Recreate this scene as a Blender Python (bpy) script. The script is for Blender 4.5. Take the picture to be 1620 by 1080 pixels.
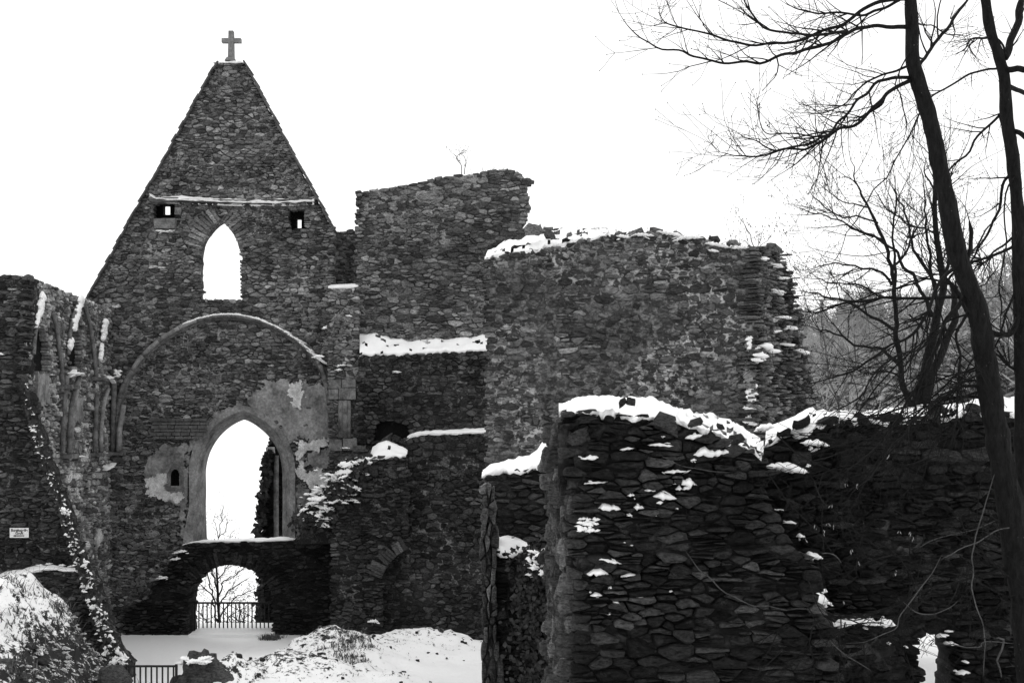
import bpy, math, random
import numpy as np
from mathutils import Vector, noise
from mathutils.geometry import tessellate_polygon

random.seed(7)
scene = bpy.context.scene
for o in list(bpy.data.objects):
    bpy.data.objects.remove(o)
COL = scene.collection

# ------------------------------------------------------------------ camera
H = 6.0                       # eye height above the courtyard
F = 2250.0                    # focal length in photo pixels (50 mm on 36 mm)
CX, HY = 810.0, 700.0         # principal column and horizon row of the photo
cam_d = bpy.data.cameras.new('camera')
cam = bpy.data.objects.new('camera', cam_d); COL.objects.link(cam)
cam.location = (0, 0, H); cam.rotation_euler = (math.radians(90), 0, 0)
cam_d.lens = 50; cam_d.sensor_width = 36; cam_d.shift_y = 160 / 1620
cam_d.clip_start = 0.1; cam_d.clip_end = 6000
scene.camera = cam

# ------------------------------------------------------------------ sky, sun, exposure
SUN_EL, SUN_AZ = 34.0, -14.0  # behind the ruin, a little to the left
world = bpy.data.worlds.new('World'); scene.world = world; world.use_nodes = True
nt = world.node_tree; nt.nodes.clear()
sky = nt.nodes.new('ShaderNodeTexSky'); sky.sky_type = 'NISHITA'; sky.sun_disc = False
sky.sun_elevation = math.radians(SUN_EL); sky.sun_rotation = math.radians(SUN_AZ)
bw = nt.nodes.new('ShaderNodeRGBToBW')
mx = nt.nodes.new('ShaderNodeMix'); mx.data_type = 'FLOAT'; mx.inputs[0].default_value = 0.93
mx.inputs[3].default_value = 10.8          # even overcast cloud layer
bg = nt.nodes.new('ShaderNodeBackground'); bg.inputs[1].default_value = 0.12
wo = nt.nodes.new('ShaderNodeOutputWorld')
nt.links.new(sky.outputs[0], bw.inputs[0]); nt.links.new(bw.outputs[0], mx.inputs[2])
nt.links.new(mx.outputs[0], bg.inputs[0]); nt.links.new(bg.outputs[0], wo.inputs[0])
sd = bpy.data.lights.new('sun', 'SUN'); sd.energy = 1.0; sd.angle = math.radians(16); sd.color = (1, 1, 1)
sun = bpy.data.objects.new('sun', sd); COL.objects.link(sun)
_az, _el = math.radians(SUN_AZ), math.radians(SUN_EL)
to_sun = Vector((math.sin(_az) * math.cos(_el), math.cos(_az) * math.cos(_el), math.sin(_el)))
sun.rotation_euler = to_sun.to_track_quat('Z', 'Y').to_euler(); sun.location = (0, 60, 60)
vs = scene.view_settings
vs.view_transform = 'Standard'; vs.look = 'None'; vs.exposure = 0; vs.gamma = 1
scene.render.engine = 'CYCLES'
scene.cycles.max_bounces = 5; scene.cycles.diffuse_bounces = 3

# ------------------------------------------------------------------ materials
def mat_base(name):
    m = bpy.data.materials.new(name); m.use_nodes = True
    n = m.node_tree.nodes; n.clear()
    out = n.new('ShaderNodeOutputMaterial'); b = n.new('ShaderNodeBsdfPrincipled')
    b.inputs['Roughness'].default_value = 0.92
    b.inputs['Specular IOR Level'].default_value = 0.15
    m.node_tree.links.new(b.outputs[0], out.inputs[0])
    return m, n, m.node_tree.links, b
def nz(n, l, pos, scale, detail=5, rough=0.6):
    t = n.new('ShaderNodeTexNoise'); t.inputs['Scale'].default_value = scale
    t.inputs['Detail'].default_value = detail; t.inputs['Roughness'].default_value = rough
    l.new(pos, t.inputs['Vector']); return t.outputs['Fac']
def rng(n, l, v, a, b, c, d, smooth=False):
    r = n.new('ShaderNodeMapRange'); r.inputs[1].default_value = a; r.inputs[2].default_value = b
    r.inputs[3].default_value = c; r.inputs[4].default_value = d
    if smooth: r.interpolation_type = 'SMOOTHSTEP'
    l.new(v, r.inputs[0]); return r.outputs[0]
def mth(n, l, op, a, b):
    r = n.new('ShaderNodeMath'); r.operation = op
    for i, x in enumerate((a, b)):
        if isinstance(x, (int, float)): r.inputs[i].default_value = x
        else: l.new(x, r.inputs[i])
    return r.outputs[0]
def mixf(n, l, fac, a, b):
    r = n.new('ShaderNodeMix'); r.data_type = 'FLOAT'
    for i, x in zip((0, 2, 3), (fac, a, b)):
        if isinstance(x, (int, float)): r.inputs[i].default_value = x
        else: l.new(x, r.inputs[i])
    return r.outputs[0]
def bump(n, l, b, h, strength, dist):
    u = n.new('ShaderNodeBump'); u.inputs['Strength'].default_value = strength
    u.inputs['Distance'].default_value = dist
    l.new(h, u.inputs['Height']); l.new(u.outputs[0], b.inputs['Normal'])
def stone_mat(name, base, lich=0.5, fine=1.0, lich_c=0.24):
    m, n, l, b = mat_base(name)
    pos = n.new('ShaderNodeNewGeometry').outputs['Position']
    at = n.new('ShaderNodeAttribute'); at.attribute_name = 'tone'
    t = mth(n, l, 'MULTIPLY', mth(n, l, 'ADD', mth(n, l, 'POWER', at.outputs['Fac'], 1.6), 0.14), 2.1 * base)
    big = rng(n, l, nz(n, l, pos, 0.6, 6, .65), 0.3, 0.7, 0.45, 1.6)
    mp_ = n.new('ShaderNodeMapping'); mp_.inputs['Scale'].default_value = (1, 1, 2.6); mp_.inputs['Rotation'].default_value = (0, 0.12, 0); l.new(pos, mp_.inputs['Vector'])
    strata = nz(n, l, mp_.outputs[0], 13 * fine, 10, 0.74)
    sp = rng(n, l, strata, 0.32, 0.70, 0.06, 2.1)
    c = mth(n, l, 'MULTIPLY', mth(n, l, 'MULTIPLY', t, big), sp)
    lf = mth(n, l, 'MULTIPLY', rng(n, l, nz(n, l, pos, 6 * fine, 10, 0.80), 0.54, 0.66, 0, 1, True), lich)
    c = mixf(n, l, lf, c, lich_c)
    l.new(c, b.inputs['Base Color'])
    h = mth(n, l, 'ADD', mth(n, l, 'ADD', strata, nz(n, l, pos, 7 * fine, 9, 0.72)), mth(n, l, 'MULTIPLY', nz(n, l, pos, 45 * fine, 4), 0.35))
    bump(n, l, b, h, 1.0, 0.09)
    return m
def mortar_mat(name, dark, light, cover, scale=2.2):
    m, n, l, b = mat_base(name)
    pos = n.new('ShaderNodeNewGeometry').outputs['Position']
    f = rng(n, l, nz(n, l, pos, scale, 7, 0.7), cover - 0.05, cover + 0.06, 0, 1, True)
    big = rng(n, l, nz(n, l, pos, 0.4, 2), 0.42, 0.58, 0.25, 1.0, True)
    f = mth(n, l, 'MULTIPLY', f, big)
    sp = rng(n, l, nz(n, l, pos, 20, 6, 0.7), 0.25, 0.75, 0.45, 1.5)
    l.new(mth(n, l, 'MULTIPLY', mixf(n, l, f, dark, light), sp), b.inputs['Base Color'])
    bump(n, l, b, nz(n, l, pos, 14, 8, 0.7), 0.8, 0.05)
    return m
def plain_mat(name, lo, hi, scale=6, bs=0.5, bd=0.02, rough=0.92, detail=7):
    m, n, l, b = mat_base(name)
    pos = n.new('ShaderNodeNewGeometry').outputs['Position']
    c = rng(n, l, nz(n, l, pos, scale, detail, 0.65), 0.3, 0.7, lo, hi)
    c = mth(n, l, 'MULTIPLY', c, rng(n, l, nz(n, l, pos, scale * 7, 6, .7), .3, .7, .55, 1.45))
    l.new(c, b.inputs['Base Color']); b.inputs['Roughness'].default_value = rough
    if bs: bump(n, l, b, nz(n, l, pos, scale * 3, 7, 0.65), bs, bd)
    return m
M = {}
M['gable'] = stone_mat('rubble_gable', 0.185, 0.55)
M['gable_dark'] = stone_mat('rubble_dark_shaded', 0.034, 0.08)  # shade on the gate wall and in recesses put into the stone colour
M['side'] = stone_mat('rubble_side', 0.36, 0.55)
M['stub'] = stone_mat('rubble_stub', 0.075, 0.14)
M['tall'] = stone_mat('rubble_tall', 0.155, 0.42)
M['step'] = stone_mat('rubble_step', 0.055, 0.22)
M['mid'] = stone_mat('rubble_mid', 0.135, 0.45)
M['near'] = stone_mat('rubble_near', 0.05, 0.4, 1.3, 0.12)  # near pier's shade is put into this dark stone colour
M['near_side'] = stone_mat('rubble_near_side', 0.115, 0.45, 1.6)  # light on the pier's side face put into a paler stone colour
M['right'] = stone_mat('rubble_right', 0.028, 0.16, 1.6, 0.07)  # shade over the right wall carried by the darkened stone colour
M['m_gable'] = mortar_mat('mortar_gable', 0.045, 0.30, 0.50, 5)
M['m_dark'] = mortar_mat('mortar_dark_shaded', 0.014, 0.06, 0.60)  # mortar colour darkened for the shade of gate wall and niche
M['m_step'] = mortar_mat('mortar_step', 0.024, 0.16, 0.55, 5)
M['m_mid'] = mortar_mat('mortar_mid', 0.05, 0.45, 0.515, 6)
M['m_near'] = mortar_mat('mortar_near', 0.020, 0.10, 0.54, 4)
M['ashlar'] = plain_mat('ashlar', 0.04, 0.22, 4, 0.9, 0.03, detail=10)
M['cross'] = plain_mat('granite', 0.10, 0.22, 9, 0.6, 0.01)
M['plaster_grey'] = plain_mat('plaster_grey', 0.045, 0.34, 1.9, 0.6, 0.03, detail=11)
M['plaster_white'] = plain_mat('plaster_white', 0.32, 0.75, 3.5, 0.5, 0.02)
M['slate'] = plain_mat('slate', 0.04, 0.10, 5, 0.5, 0.01)
M['brick'] = plain_mat('brick', 0.05, 0.14, 4, 0.5, 0.01)
M['iron'] = plain_mat('iron', 0.012, 0.025, 20, 0, 0, 0.6)
M['bark'] = plain_mat('bark', 0.005, 0.024, 22, 1.0, 0.06)
def bark_mat():
    m, n, l, b = mat_base('bark_specked')
    pos = n.new('ShaderNodeNewGeometry').outputs['Position']
    mp_ = n.new('ShaderNodeMapping'); mp_.inputs['Scale'].default_value = (1, 1, .28); l.new(pos, mp_.inputs['Vector'])
    v = nz(n, l, mp_.outputs[0], 34, 8, .7); c = rng(n, l, v, .3, .7, .002, .019)
    s = rng(n, l, nz(n, l, pos, 60, 4, .6), .66, .72, 0, 1, True); s = mth(n, l, 'MULTIPLY', s, rng(n, l, nz(n, l, pos, 5, 3), .5, .62, 0, .6, True))
    l.new(mixf(n, l, s, c, .35), b.inputs['Base Color']); bump(n, l, b, v, 1.0, .06); return m
M['bark_specked'] = bark_mat()
M['bark_far'] = plain_mat('bark_far', 0.05, 0.12, 9, 0.5, 0.02)
M['twig_pale'] = plain_mat('twig_pale', 0.025, 0.09, 9, 0, 0)
M['ivy'] = plain_mat('ivy', 0.012, 0.05, 8, 0, 0, 0.6)
M['grass'] = plain_mat('dry_grass', 0.04, 0.16, 8, 0, 0)
M['seed'] = plain_mat('seed_keys', 0.14, 0.34, 8, 0, 0)
M['forest'] = plain_mat('frosted_forest', 0.12, 0.48, 0.35, 0, 0)
M['sign'] = plain_mat('sign_enamel', 0.62, 0.75, 14, 0.1, 0.002, 0.5)
M['ink'] = plain_mat('sign_ink', 0.02, 0.03, 10, 0, 0, 0.6)
def snow_mat():
    m, n, l, b = mat_base('snow')
    pos = n.new('ShaderNodeNewGeometry').outputs['Position']
    l.new(rng(n, l, nz(n, l, pos, 3, 5), 0.3, 0.7, 0.88, 0.93), b.inputs['Base Color'])
    h = mth(n, l, 'ADD', nz(n, l, pos, 4, 6), mth(n, l, 'MULTIPLY', nz(n, l, pos, 60, 3), 0.12))
    bump(n, l, b, h, 0.35, 0.06); b.inputs['Roughness'].default_value = 0.7
    return m
M['snow'] = snow_mat()
def ground_mat():
    m, n, l, b = mat_base('snow_ground')
    pos = n.new('ShaderNodeNewGeometry').outputs['Position']
    at = n.new('ShaderNodeAttribute'); at.attribute_name = 'soil'
    v = mth(n, l, 'ADD', nz(n, l, pos, 5.5, 9, 0.78), mth(n, l, 'MULTIPLY', at.outputs['Fac'], 0.30))
    f = rng(n, l, v, 0.755, 0.785, 0, 1, True)
    l.new(mixf(n, l, f, 0.90, 0.025), b.inputs['Base Color'])
    h = mth(n, l, 'ADD', nz(n, l, pos, 2.2, 7), mth(n, l, 'MULTIPLY', f, -0.25))
    bump(n, l, b, h, 0.45, 0.12); b.inputs['Roughness'].default_value = 0.75
    return m
M['ground'] = ground_mat()

# ------------------------------------------------------------------ object helpers
def P(px, py, Y):
    return Vector(((px - CX) / F * Y, Y, H + (HY - py) / F * Y))
def set_tag(o, label=None, cat=None, group=None, kind=None):
    if label: o['label'] = label
    if cat: o['category'] = cat
    if group: o['group'] = group
    if kind: o['kind'] = kind
    return o
def root(name, loc, label, cat, group=None):
    o = bpy.data.objects.new(name, None); COL.objects.link(o); o.location = loc
    o.empty_display_size = 0.2
    return set_tag(o, label, cat, group)
def origin_of(o):
    v = Vector((0, 0, 0))
    while o is not None:
        v = v + o.location; o = o.parent
    return v
def mesh_obj(name, verts, faces, mat, parent=None, smooth=False, tones=None, center=True, attr='tone'):
    """verts in world space; the object's origin is put at the base centre of its verts"""
    if center and len(verts):
        a = np.array([tuple(v) for v in verts]); c = Vector(((a[:, 0].min() + a[:, 0].max()) / 2, (a[:, 1].min() + a[:, 1].max()) / 2, a[:, 2].min()))
        a = a - np.array(c)
        verts = [tuple(v) for v in a.tolist()]
    else:
        c = Vector((0, 0, 0)); verts = [tuple(v) for v in verts]
    me = bpy.data.meshes.new(name); me.from_pydata(verts, [], faces)
    if mat: me.materials.append(mat)
    if tones is not None:
        at = me.attributes.new(attr, 'FLOAT', 'POINT'); at.data.foreach_set('value', tones)
    if smooth: me.polygons.foreach_set('use_smooth', [True] * len(me.polygons))
    o = bpy.data.objects.new(name, me); COL.objects.link(o)
    if parent is not None:
        o.parent = parent; o.location = c - origin_of(parent)
    else:
        o.location = c
    return o
class MB:
    def __init__(s): s.v = []; s.f = []
    def add(s, v, f):
        k = len(s.v); s.v += [tuple(x) for x in v]; s.f += [tuple(i + k for i in q) for q in f]
    def box(s, c, sx, sy, sz, ux=Vector((1, 0, 0)), uy=Vector((0, 1, 0)), uz=Vector((0, 0, 1)), jit=0):
        c = Vector(c); v = []
        for a in (-1, 1):
            for b in (-1, 1):
                for d in (-1, 1):
                    p = c + ux * (a * sx / 2) + uy * (b * sy / 2) + uz * (d * sz / 2)
                    if jit: p = p + Vector((random.uniform(-jit, jit), random.uniform(-jit, jit), random.uniform(-jit, jit)))
                    v.append(p)
        s.add(v, [(0, 1, 3, 2), (4, 6, 7, 5), (0, 4, 5, 1), (2, 3, 7, 6), (0, 2, 6, 4), (1, 5, 7, 3)])
    def tube(s, pts, rad, sides=6, cap=True):
        n = len(pts)
        if n < 2: return
        pts = [Vector(p) for p in pts]
        t0 = (pts[1] - pts[0]).normalized()
        ref = Vector((0, 1, 0)) if abs(t0.y) < 0.8 else Vector((1, 0, 0))
        nx = t0.cross(ref).normalized(); v = []
        for i in range(n):
            t = (pts[min(i + 1, n - 1)] - pts[max(i - 1, 0)])
            if t.length < 1e-9: t = t0
            t.normalize()
            nx = (nx - t * nx.dot(t))
            if nx.length < 1e-6: nx = t.orthogonal()
            nx.normalize(); ny = t.cross(nx)
            for k in range(sides):
                a = 2 * math.pi * k / sides
                v.append(pts[i] + (nx * math.cos(a) + ny * math.sin(a)) * rad[i])
        f = []
        for i in range(n - 1):
            for k in range(sides):
                a = i * sides + k; b = i * sides + (k + 1) % sides
                f.append((a, b, b + sides, a + sides))
        if cap: f.append(tuple(range(sides))[::-1]); f.append(tuple(range((n - 1) * sides, n * sides)))
        s.add(v, f)
    def build(s, name, mat, parent=None, smooth=False):
        return mesh_obj(name, s.v, s.f, mat, parent, smooth)
def rs(a, b): return random.uniform(a, b)
def spline(pts, step=3):
    """Catmull-Rom through tuples"""
    out = []; n = len(pts)
    for i in range(n - 1):
        p0 = pts[max(i - 1, 0)]; p1 = pts[i]; p2 = pts[i + 1]; p3 = pts[min(i + 2, n - 1)]
        for k in range(step):
            t = k / step
            out.append(tuple(0.5 * ((2 * b) + (-a + c) * t + (2 * a - 5 * b + 4 * c - d) * t * t + (-a + 3 * b - 3 * c + d) * t ** 3)
                             for a, b, c, d in zip(p0, p1, p2, p3)))
    out.append(tuple(pts[-1])); return out

# ------------------------------------------------------------------ rubble walls: every stone its own solid
class Plane:
    """vertical plane through two ground points seen from above; d is measured towards the viewer"""
    def __init__(s, A, B):
        s.O = Vector((A[0], A[1], 0)); s.U = (Vector((B[0], B[1], 0)) - s.O).normalized()
        s.N = Vector((s.U.y, -s.U.x, 0))
        if s.N.dot(Vector((0, 0, 0)) - s.O) < 0: s.N = -s.N
    def uv(s, px, py):
        d = Vector(((px - CX) / F, 1, (HY - py) / F)); c = Vector((0, 0, H))
        t = (s.O - c).dot(s.N) / d.dot(s.N); p = c + d * t
        return ((p - s.O).dot(s.U), p.z)
    def w(s, u, v, d=0.0):
        p = s.O + s.U * u + s.N * d; p.z = v; return p
def front(Y): return Plane((0, Y), (1, Y))
def in_poly(pts, poly):
    x = pts[:, 0]; y = pts[:, 1]; r = np.zeros(len(pts), bool); n = len(poly)
    for i in range(n):
        x1, y1 = poly[i]; x2, y2 = poly[(i + 1) % n]
        if y1 == y2: continue
        c = ((y1 > y) != (y2 > y)) & (x < (x2 - x1) * (y - y1) / (y2 - y1) + x1)
        r ^= c
    return r
def clip(poly, lab, a, b, c, new):
    """keep a*x+b*y<=c"""
    n = len(poly); out = []; ol = []
    d = [a * p[0] + b * p[1] - c for p in poly]
    for i in range(n):
        j = (i + 1) % n
        if d[i] <= 0:
            out.append(poly[i]); ol.append(lab[i])
            if d[j] > 0:
                t = d[i] / (d[i] - d[j]); p, q = poly[i], poly[j]
                out.append((p[0] + (q[0] - p[0]) * t, p[1] + (q[1] - p[1]) * t)); ol.append(new)
        elif d[j] <= 0:
            t = d[i] / (d[i] - d[j]); p, q = poly[i], poly[j]
            out.append((p[0] + (q[0] - p[0]) * t, p[1] + (q[1] - p[1]) * t)); ol.append(lab[i])
    return out, ol
def area(p):
    return 0.5 * sum(p[i][0] * p[(i + 1) % len(p)][1] - p[(i + 1) % len(p)][0] * p[i][1] for i in range(len(p)))
def rubble_cells(outline, holes, size, asp, spread, rag, rnd, course=0.0):
    true_asp = asp; asp = asp * (1 - 0.34 * course); size = size * (1 - 0.10 * course)
    S = lambda p: (p[0], p[1] * asp)
    polys = [[S(p) for p in outline]] + [[S(p) for p in h] for h in holes]
    def inside(a):
        r = in_poly(a, polys[0])
        for h in polys[1:]: r &= ~in_poly(a, h)
        return r
    ins, outs = [], []
    for poly in polys:
        n = len(poly); acc = 0.0; nxt = rnd.uniform(0.3, 0.9) * size
        for i in range(n):
            p = poly[i]; q = poly[(i + 1) % n]; L = math.hypot(q[0] - p[0], q[1] - p[1])
            if L < 1e-6: continue
            tx, ty = (q[0] - p[0]) / L, (q[1] - p[1]) / L
            while nxt <= acc + L:
                s = nxt - acc; dl = rnd.uniform(0.18, 0.34) * size; off = rnd.uniform(-1, 1) * rag * size
                cx, cy = p[0] + tx * s - ty * off, p[1] + ty * s + tx * off
                a = (cx - ty * dl, cy + tx * dl); b = (cx + ty * dl, cy - tx * dl)
                ia, ib = inside(np.array([a, b]))
                if ia and not ib: ins.append(a); outs.append(b)
                elif ib and not ia: ins.append(b); outs.append(a)
                nxt += rnd.uniform(0.6, 1.0) * size
            acc += L
    xs = [p[0] for p in polys[0]]; ys = [p[1] for p in polys[0]]
    x0, x1, y0, y1 = min(xs), max(xs), min(ys), max(ys)
    A = (x1 - x0) * (y1 - y0); nc = int(9 * A / size ** 2) + 20
    cand = np.array([[rnd.uniform(x0, x1), rnd.uniform(y0, y1)] for _ in range(nc)])
    if course > 0:
        hh = size * asp / true_asp * 0.80; y = y0; rows = []; sd = rnd.uniform(0, 99)
        while y < y1 + hh:
            rh = hh * math.exp(rnd.gauss(0, .45)); x = x0 + rnd.uniform(-1, 0) * size
            while x < x1:
                ww = size * 0.86 * math.exp(rnd.gauss(0, .45)) * (0.6 + 0.5 * min(1.5, rh / hh)); x += ww / 2
                wav = hh * (0.7 * noise.noise(Vector((x * .5 / size, y * .25 / hh, sd))) + rnd.gauss(0, .10 * course ** -1))
                rows.append([x, y + rh / 2 + wav]); x += ww / 2
            y += rh
        rows = np.array(rows); rows = rows[inside(rows)]; nrow = len(rows); cand = rows
    else:
        nrow = 0
        cand = cand[inside(cand)]
    rad = [size * 0.50 * math.exp(rnd.gauss(0, spread)) for _ in range(len(cand))]
    if nrow: rad = [size * 0.26 * math.exp(rnd.gauss(0, .2)) for _ in range(nrow)]
    nb = 0 if nrow else len(rad) // 40; rad = sorted(rad[:nb], reverse=True) + rad[nb:]
    G = size * 0.8; grid = {}
    pts, wts, flag = [], [], []
    def put(p, r, f):
        grid.setdefault((int(p[0] // G), int(p[1] // G)), []).append(len(pts)); pts.append(p); wts.append(r); flag.append(f)
    for p in ins: put(p, size * 0.40, 1)
    for p in outs: put(p, size * 0.40, 2)
    for p, r in zip(cand.tolist(), rad):
        r = min(r, 1.7 * size); k = int((r + size) // G) + 1; gx, gy = int(p[0] // G), int(p[1] // G); ok = True
        for ax in range(gx - k, gx + k + 1):
            for ay in range(gy - k, gy + k + 1):
                for j in grid.get((ax, ay), ()):
                    q = pts[j]; m = (0.62 * r + 0.62 * wts[j])
                    if (p[0] - q[0]) ** 2 + (p[1] - q[1]) ** 2 < m * m: ok = False; break
                if not ok: break
            if not ok: break
        if ok: put(tuple(p), r, 0)
    arr = np.array(pts); w2 = [0.55 * r * r for r in wts]; cells = []
    for i in range(len(pts)):
        if flag[i] == 2: continue
        d2 = ((arr - arr[i]) ** 2).sum(1); order = np.argsort(d2)[1:30]
        R = 3 * size; p = pts[i]
        poly = [(p[0] - R, p[1] - R), (p[0] + R, p[1] - R), (p[0] + R, p[1] + R), (p[0] - R, p[1] + R)]; lab = [-1] * 4
        for j in order:
            q = pts[j]
            poly, lab = clip(poly, lab, 2 * (q[0] - p[0]), 2 * (q[1] - p[1]),
                             q[0] ** 2 + q[1] ** 2 - p[0] ** 2 - p[1] ** 2 + w2[i] - w2[j], int(j))
            if len(poly) < 3: break
        if len(poly) < 3: continue
        for ca, cb, cc in ((1, 0, x1 + .12 * size), (-1, 0, -(x0 - .12 * size)), (0, 1, y1 + .12 * size), (0, -1, -(y0 - .12 * size))):
            if len(poly) > 2: poly, lab = clip(poly, lab, ca, cb, cc, -2)
        if len(poly) < 3: continue
        lab2 = [(2 if (k < 0 or flag[k] == 2) else 0) for k in lab]
        if any(k == -1 for k in lab) or area(poly) > 4.5 * size * size: continue
        cells.append(([(x, y / asp) for x, y in poly], lab2))
    return cells
def stone_solid(poly, lab, pl, rnd, gap, proud, rag, lift, big=False):
    """returns verts, faces of one hewn stone or None"""
    c0 = (sum(p[0] for p in poly) / len(poly), sum(p[1] for p in poly) / len(poly))
    n = len(poly); q = [(c0[0] - 9, c0[1] - 9), (c0[0] + 9, c0[1] - 9), (c0[0] + 9, c0[1] + 9), (c0[0] - 9, c0[1] + 9)]; ql = [0] * 4
    edge = False
    for i in range(n):
        a, b = poly[i], poly[(i + 1) % n]; dx, dy = b[0] - a[0], b[1] - a[1]; L = math.hypot(dx, dy)
        if L < 1e-5: continue
        nx, ny = dy / L, -dx / L                      # outward for ccw
        g = gap * rnd.choice((rnd.uniform(0.05, 0.5), rnd.uniform(0.3, 1.0), rnd.uniform(0.6, 1.9)))
        if lab[i] == 2: edge = True; g = -rag * rnd.uniform(-0.3, 1.0)
        q, ql = clip(q, ql, nx, ny, nx * a[0] + ny * a[1] - g, 0)
        if len(q) < 3: return None
    A = area(q)
    if A < 0.0007: return None
    r = []
    m = len(q)
    for i in range(m):
        a, b, c = q[i - 1], q[i], q[(i + 1) % m]
        la = math.hypot(a[0] - b[0], a[1] - b[1]); lc = math.hypot(c[0] - b[0], c[1] - b[1])
        if la < 0.015 and lc < 0.015: continue
        k = rnd.uniform(0.08, 0.30)
        if la < 0.05 or lc < 0.05: r.append(b); continue
        r.append((b[0] + (a[0] - b[0]) * k, b[1] + (a[1] - b[1]) * k))
        k = rnd.uniform(0.08, 0.30)
        r.append((b[0] + (c[0] - b[0]) * k, b[1] + (c[1] - b[1]) * k))
    if len(r) < 3: return None
    s = math.sqrt(A); j = 0.035 * s
    r = [(x + rnd.uniform(-j, j), y + rnd.uniform(-j, j)) for x, y in r]
    if big and s > 0.07:
        rr = []
        for i in range(len(r)):
            a, b = r[i], r[(i + 1) % len(r)]; L = math.hypot(b[0] - a[0], b[1] - a[1]); k = max(1, min(4, int(L / 0.05)))
            for t in range(k):
                x = a[0] + (b[0] - a[0]) * t / k; y = a[1] + (b[1] - a[1]) * t / k
                rr.append((x + 0.010 * noise.noise(Vector((x * 13, y * 13, 2))) + rnd.uniform(-.004, .004), y + 0.012 * noise.noise(Vector((x * 13, y * 13, 7))) + rnd.uniform(-.004, .004)))
        r = rr
    elif not big:
        rr = []
        for i in range(len(r)):
            a, b = r[i], r[(i + 1) % len(r)]; L = math.hypot(b[0] - a[0], b[1] - a[1]); rr.append(a)
            if L > 0.09: t = rnd.uniform(.3, .7); k = rnd.gauss(0, .055) * L; rr.append((a[0] + (b[0] - a[0]) * t - (b[1] - a[1]) / L * k, a[1] + (b[1] - a[1]) * t + (b[0] - a[0]) / L * k))
        r = rr
    m = len(r); cx = sum(x for x, y in r) / m; cy = sum(y for x, y in r) / m
    d0 = lift + proud * (rnd.random() ** 1.4) * (2.0 if rnd.random() < 0.10 else 1.0); tu, tv = rnd.uniform(-.16, .16), rnd.uniform(-.22, .10)
    bev = min(0.05, 0.16 * s); deep = rnd.uniform(0.28, 0.5) if edge else 0.13
    V = []; Fc = []
    for x, y in r: V.append(pl.w(x, y, -deep))
    for x, y in r: V.append(pl.w(x, y, d0 - bev * rnd.uniform(0.6, 1.4) + tu * (x - cx) + tv * (y - cy)))
    for x, y in r:
        k = 1 - min(0.4, bev / s * rnd.uniform(0.7, 1.9))
        V.append(pl.w(cx + (x - cx) * k, cy + (y - cy) * k, d0 + rnd.uniform(-1, 1) * 0.05 * s + tu * (x - cx) + tv * (y - cy)))
    if big:
        ro = rnd.uniform(0, 50)
        for kk in (0.72, 0.45, 0.2):
            for x, y in r:
                k = kk * rnd.uniform(0.9, 1.1); px_, py_ = cx + (x - cx) * k, cy + (y - cy) * k
                dd = 0.16 * s * noise.noise(Vector((px_ * 5, py_ * 9, ro))) + 0.07 * s * noise.noise(Vector((px_ * 14, py_ * 22, ro))) + rnd.uniform(-.004, .004)
                V.append(pl.w(px_, py_, d0 + dd + 0.10 * s * (1 - kk) + tu * (x - cx) + tv * (y - cy)))
    V.append(pl.w(cx, cy, d0 + rnd.uniform(-0.2, 1) * 0.09 * s))
    rings = 6 if big else 3
    for k in range(rings - 1):
        for i in range(m):
            a = k * m + i; b = k * m + (i + 1) % m
            Fc.append((a, b, b + m, a + m))
    t = (rings - 1) * m; e = rings * m
    for i in range(m): Fc.append((t + i, t + (i + 1) % m, e))
    Fc.append(tuple(range(m))[::-1])
    ctr = pl.w(cx, cy, d0)
    vis = A / max(ctr.y, 1) ** 2
    px = CX + ctr.x / ctr.y * F; py = HY - (ctr.z - H) / ctr.y * F
    if not (-30 < px < 1650 and -30 < py < 1110): vis = 0
    return V, Fc, vis, A
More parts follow.
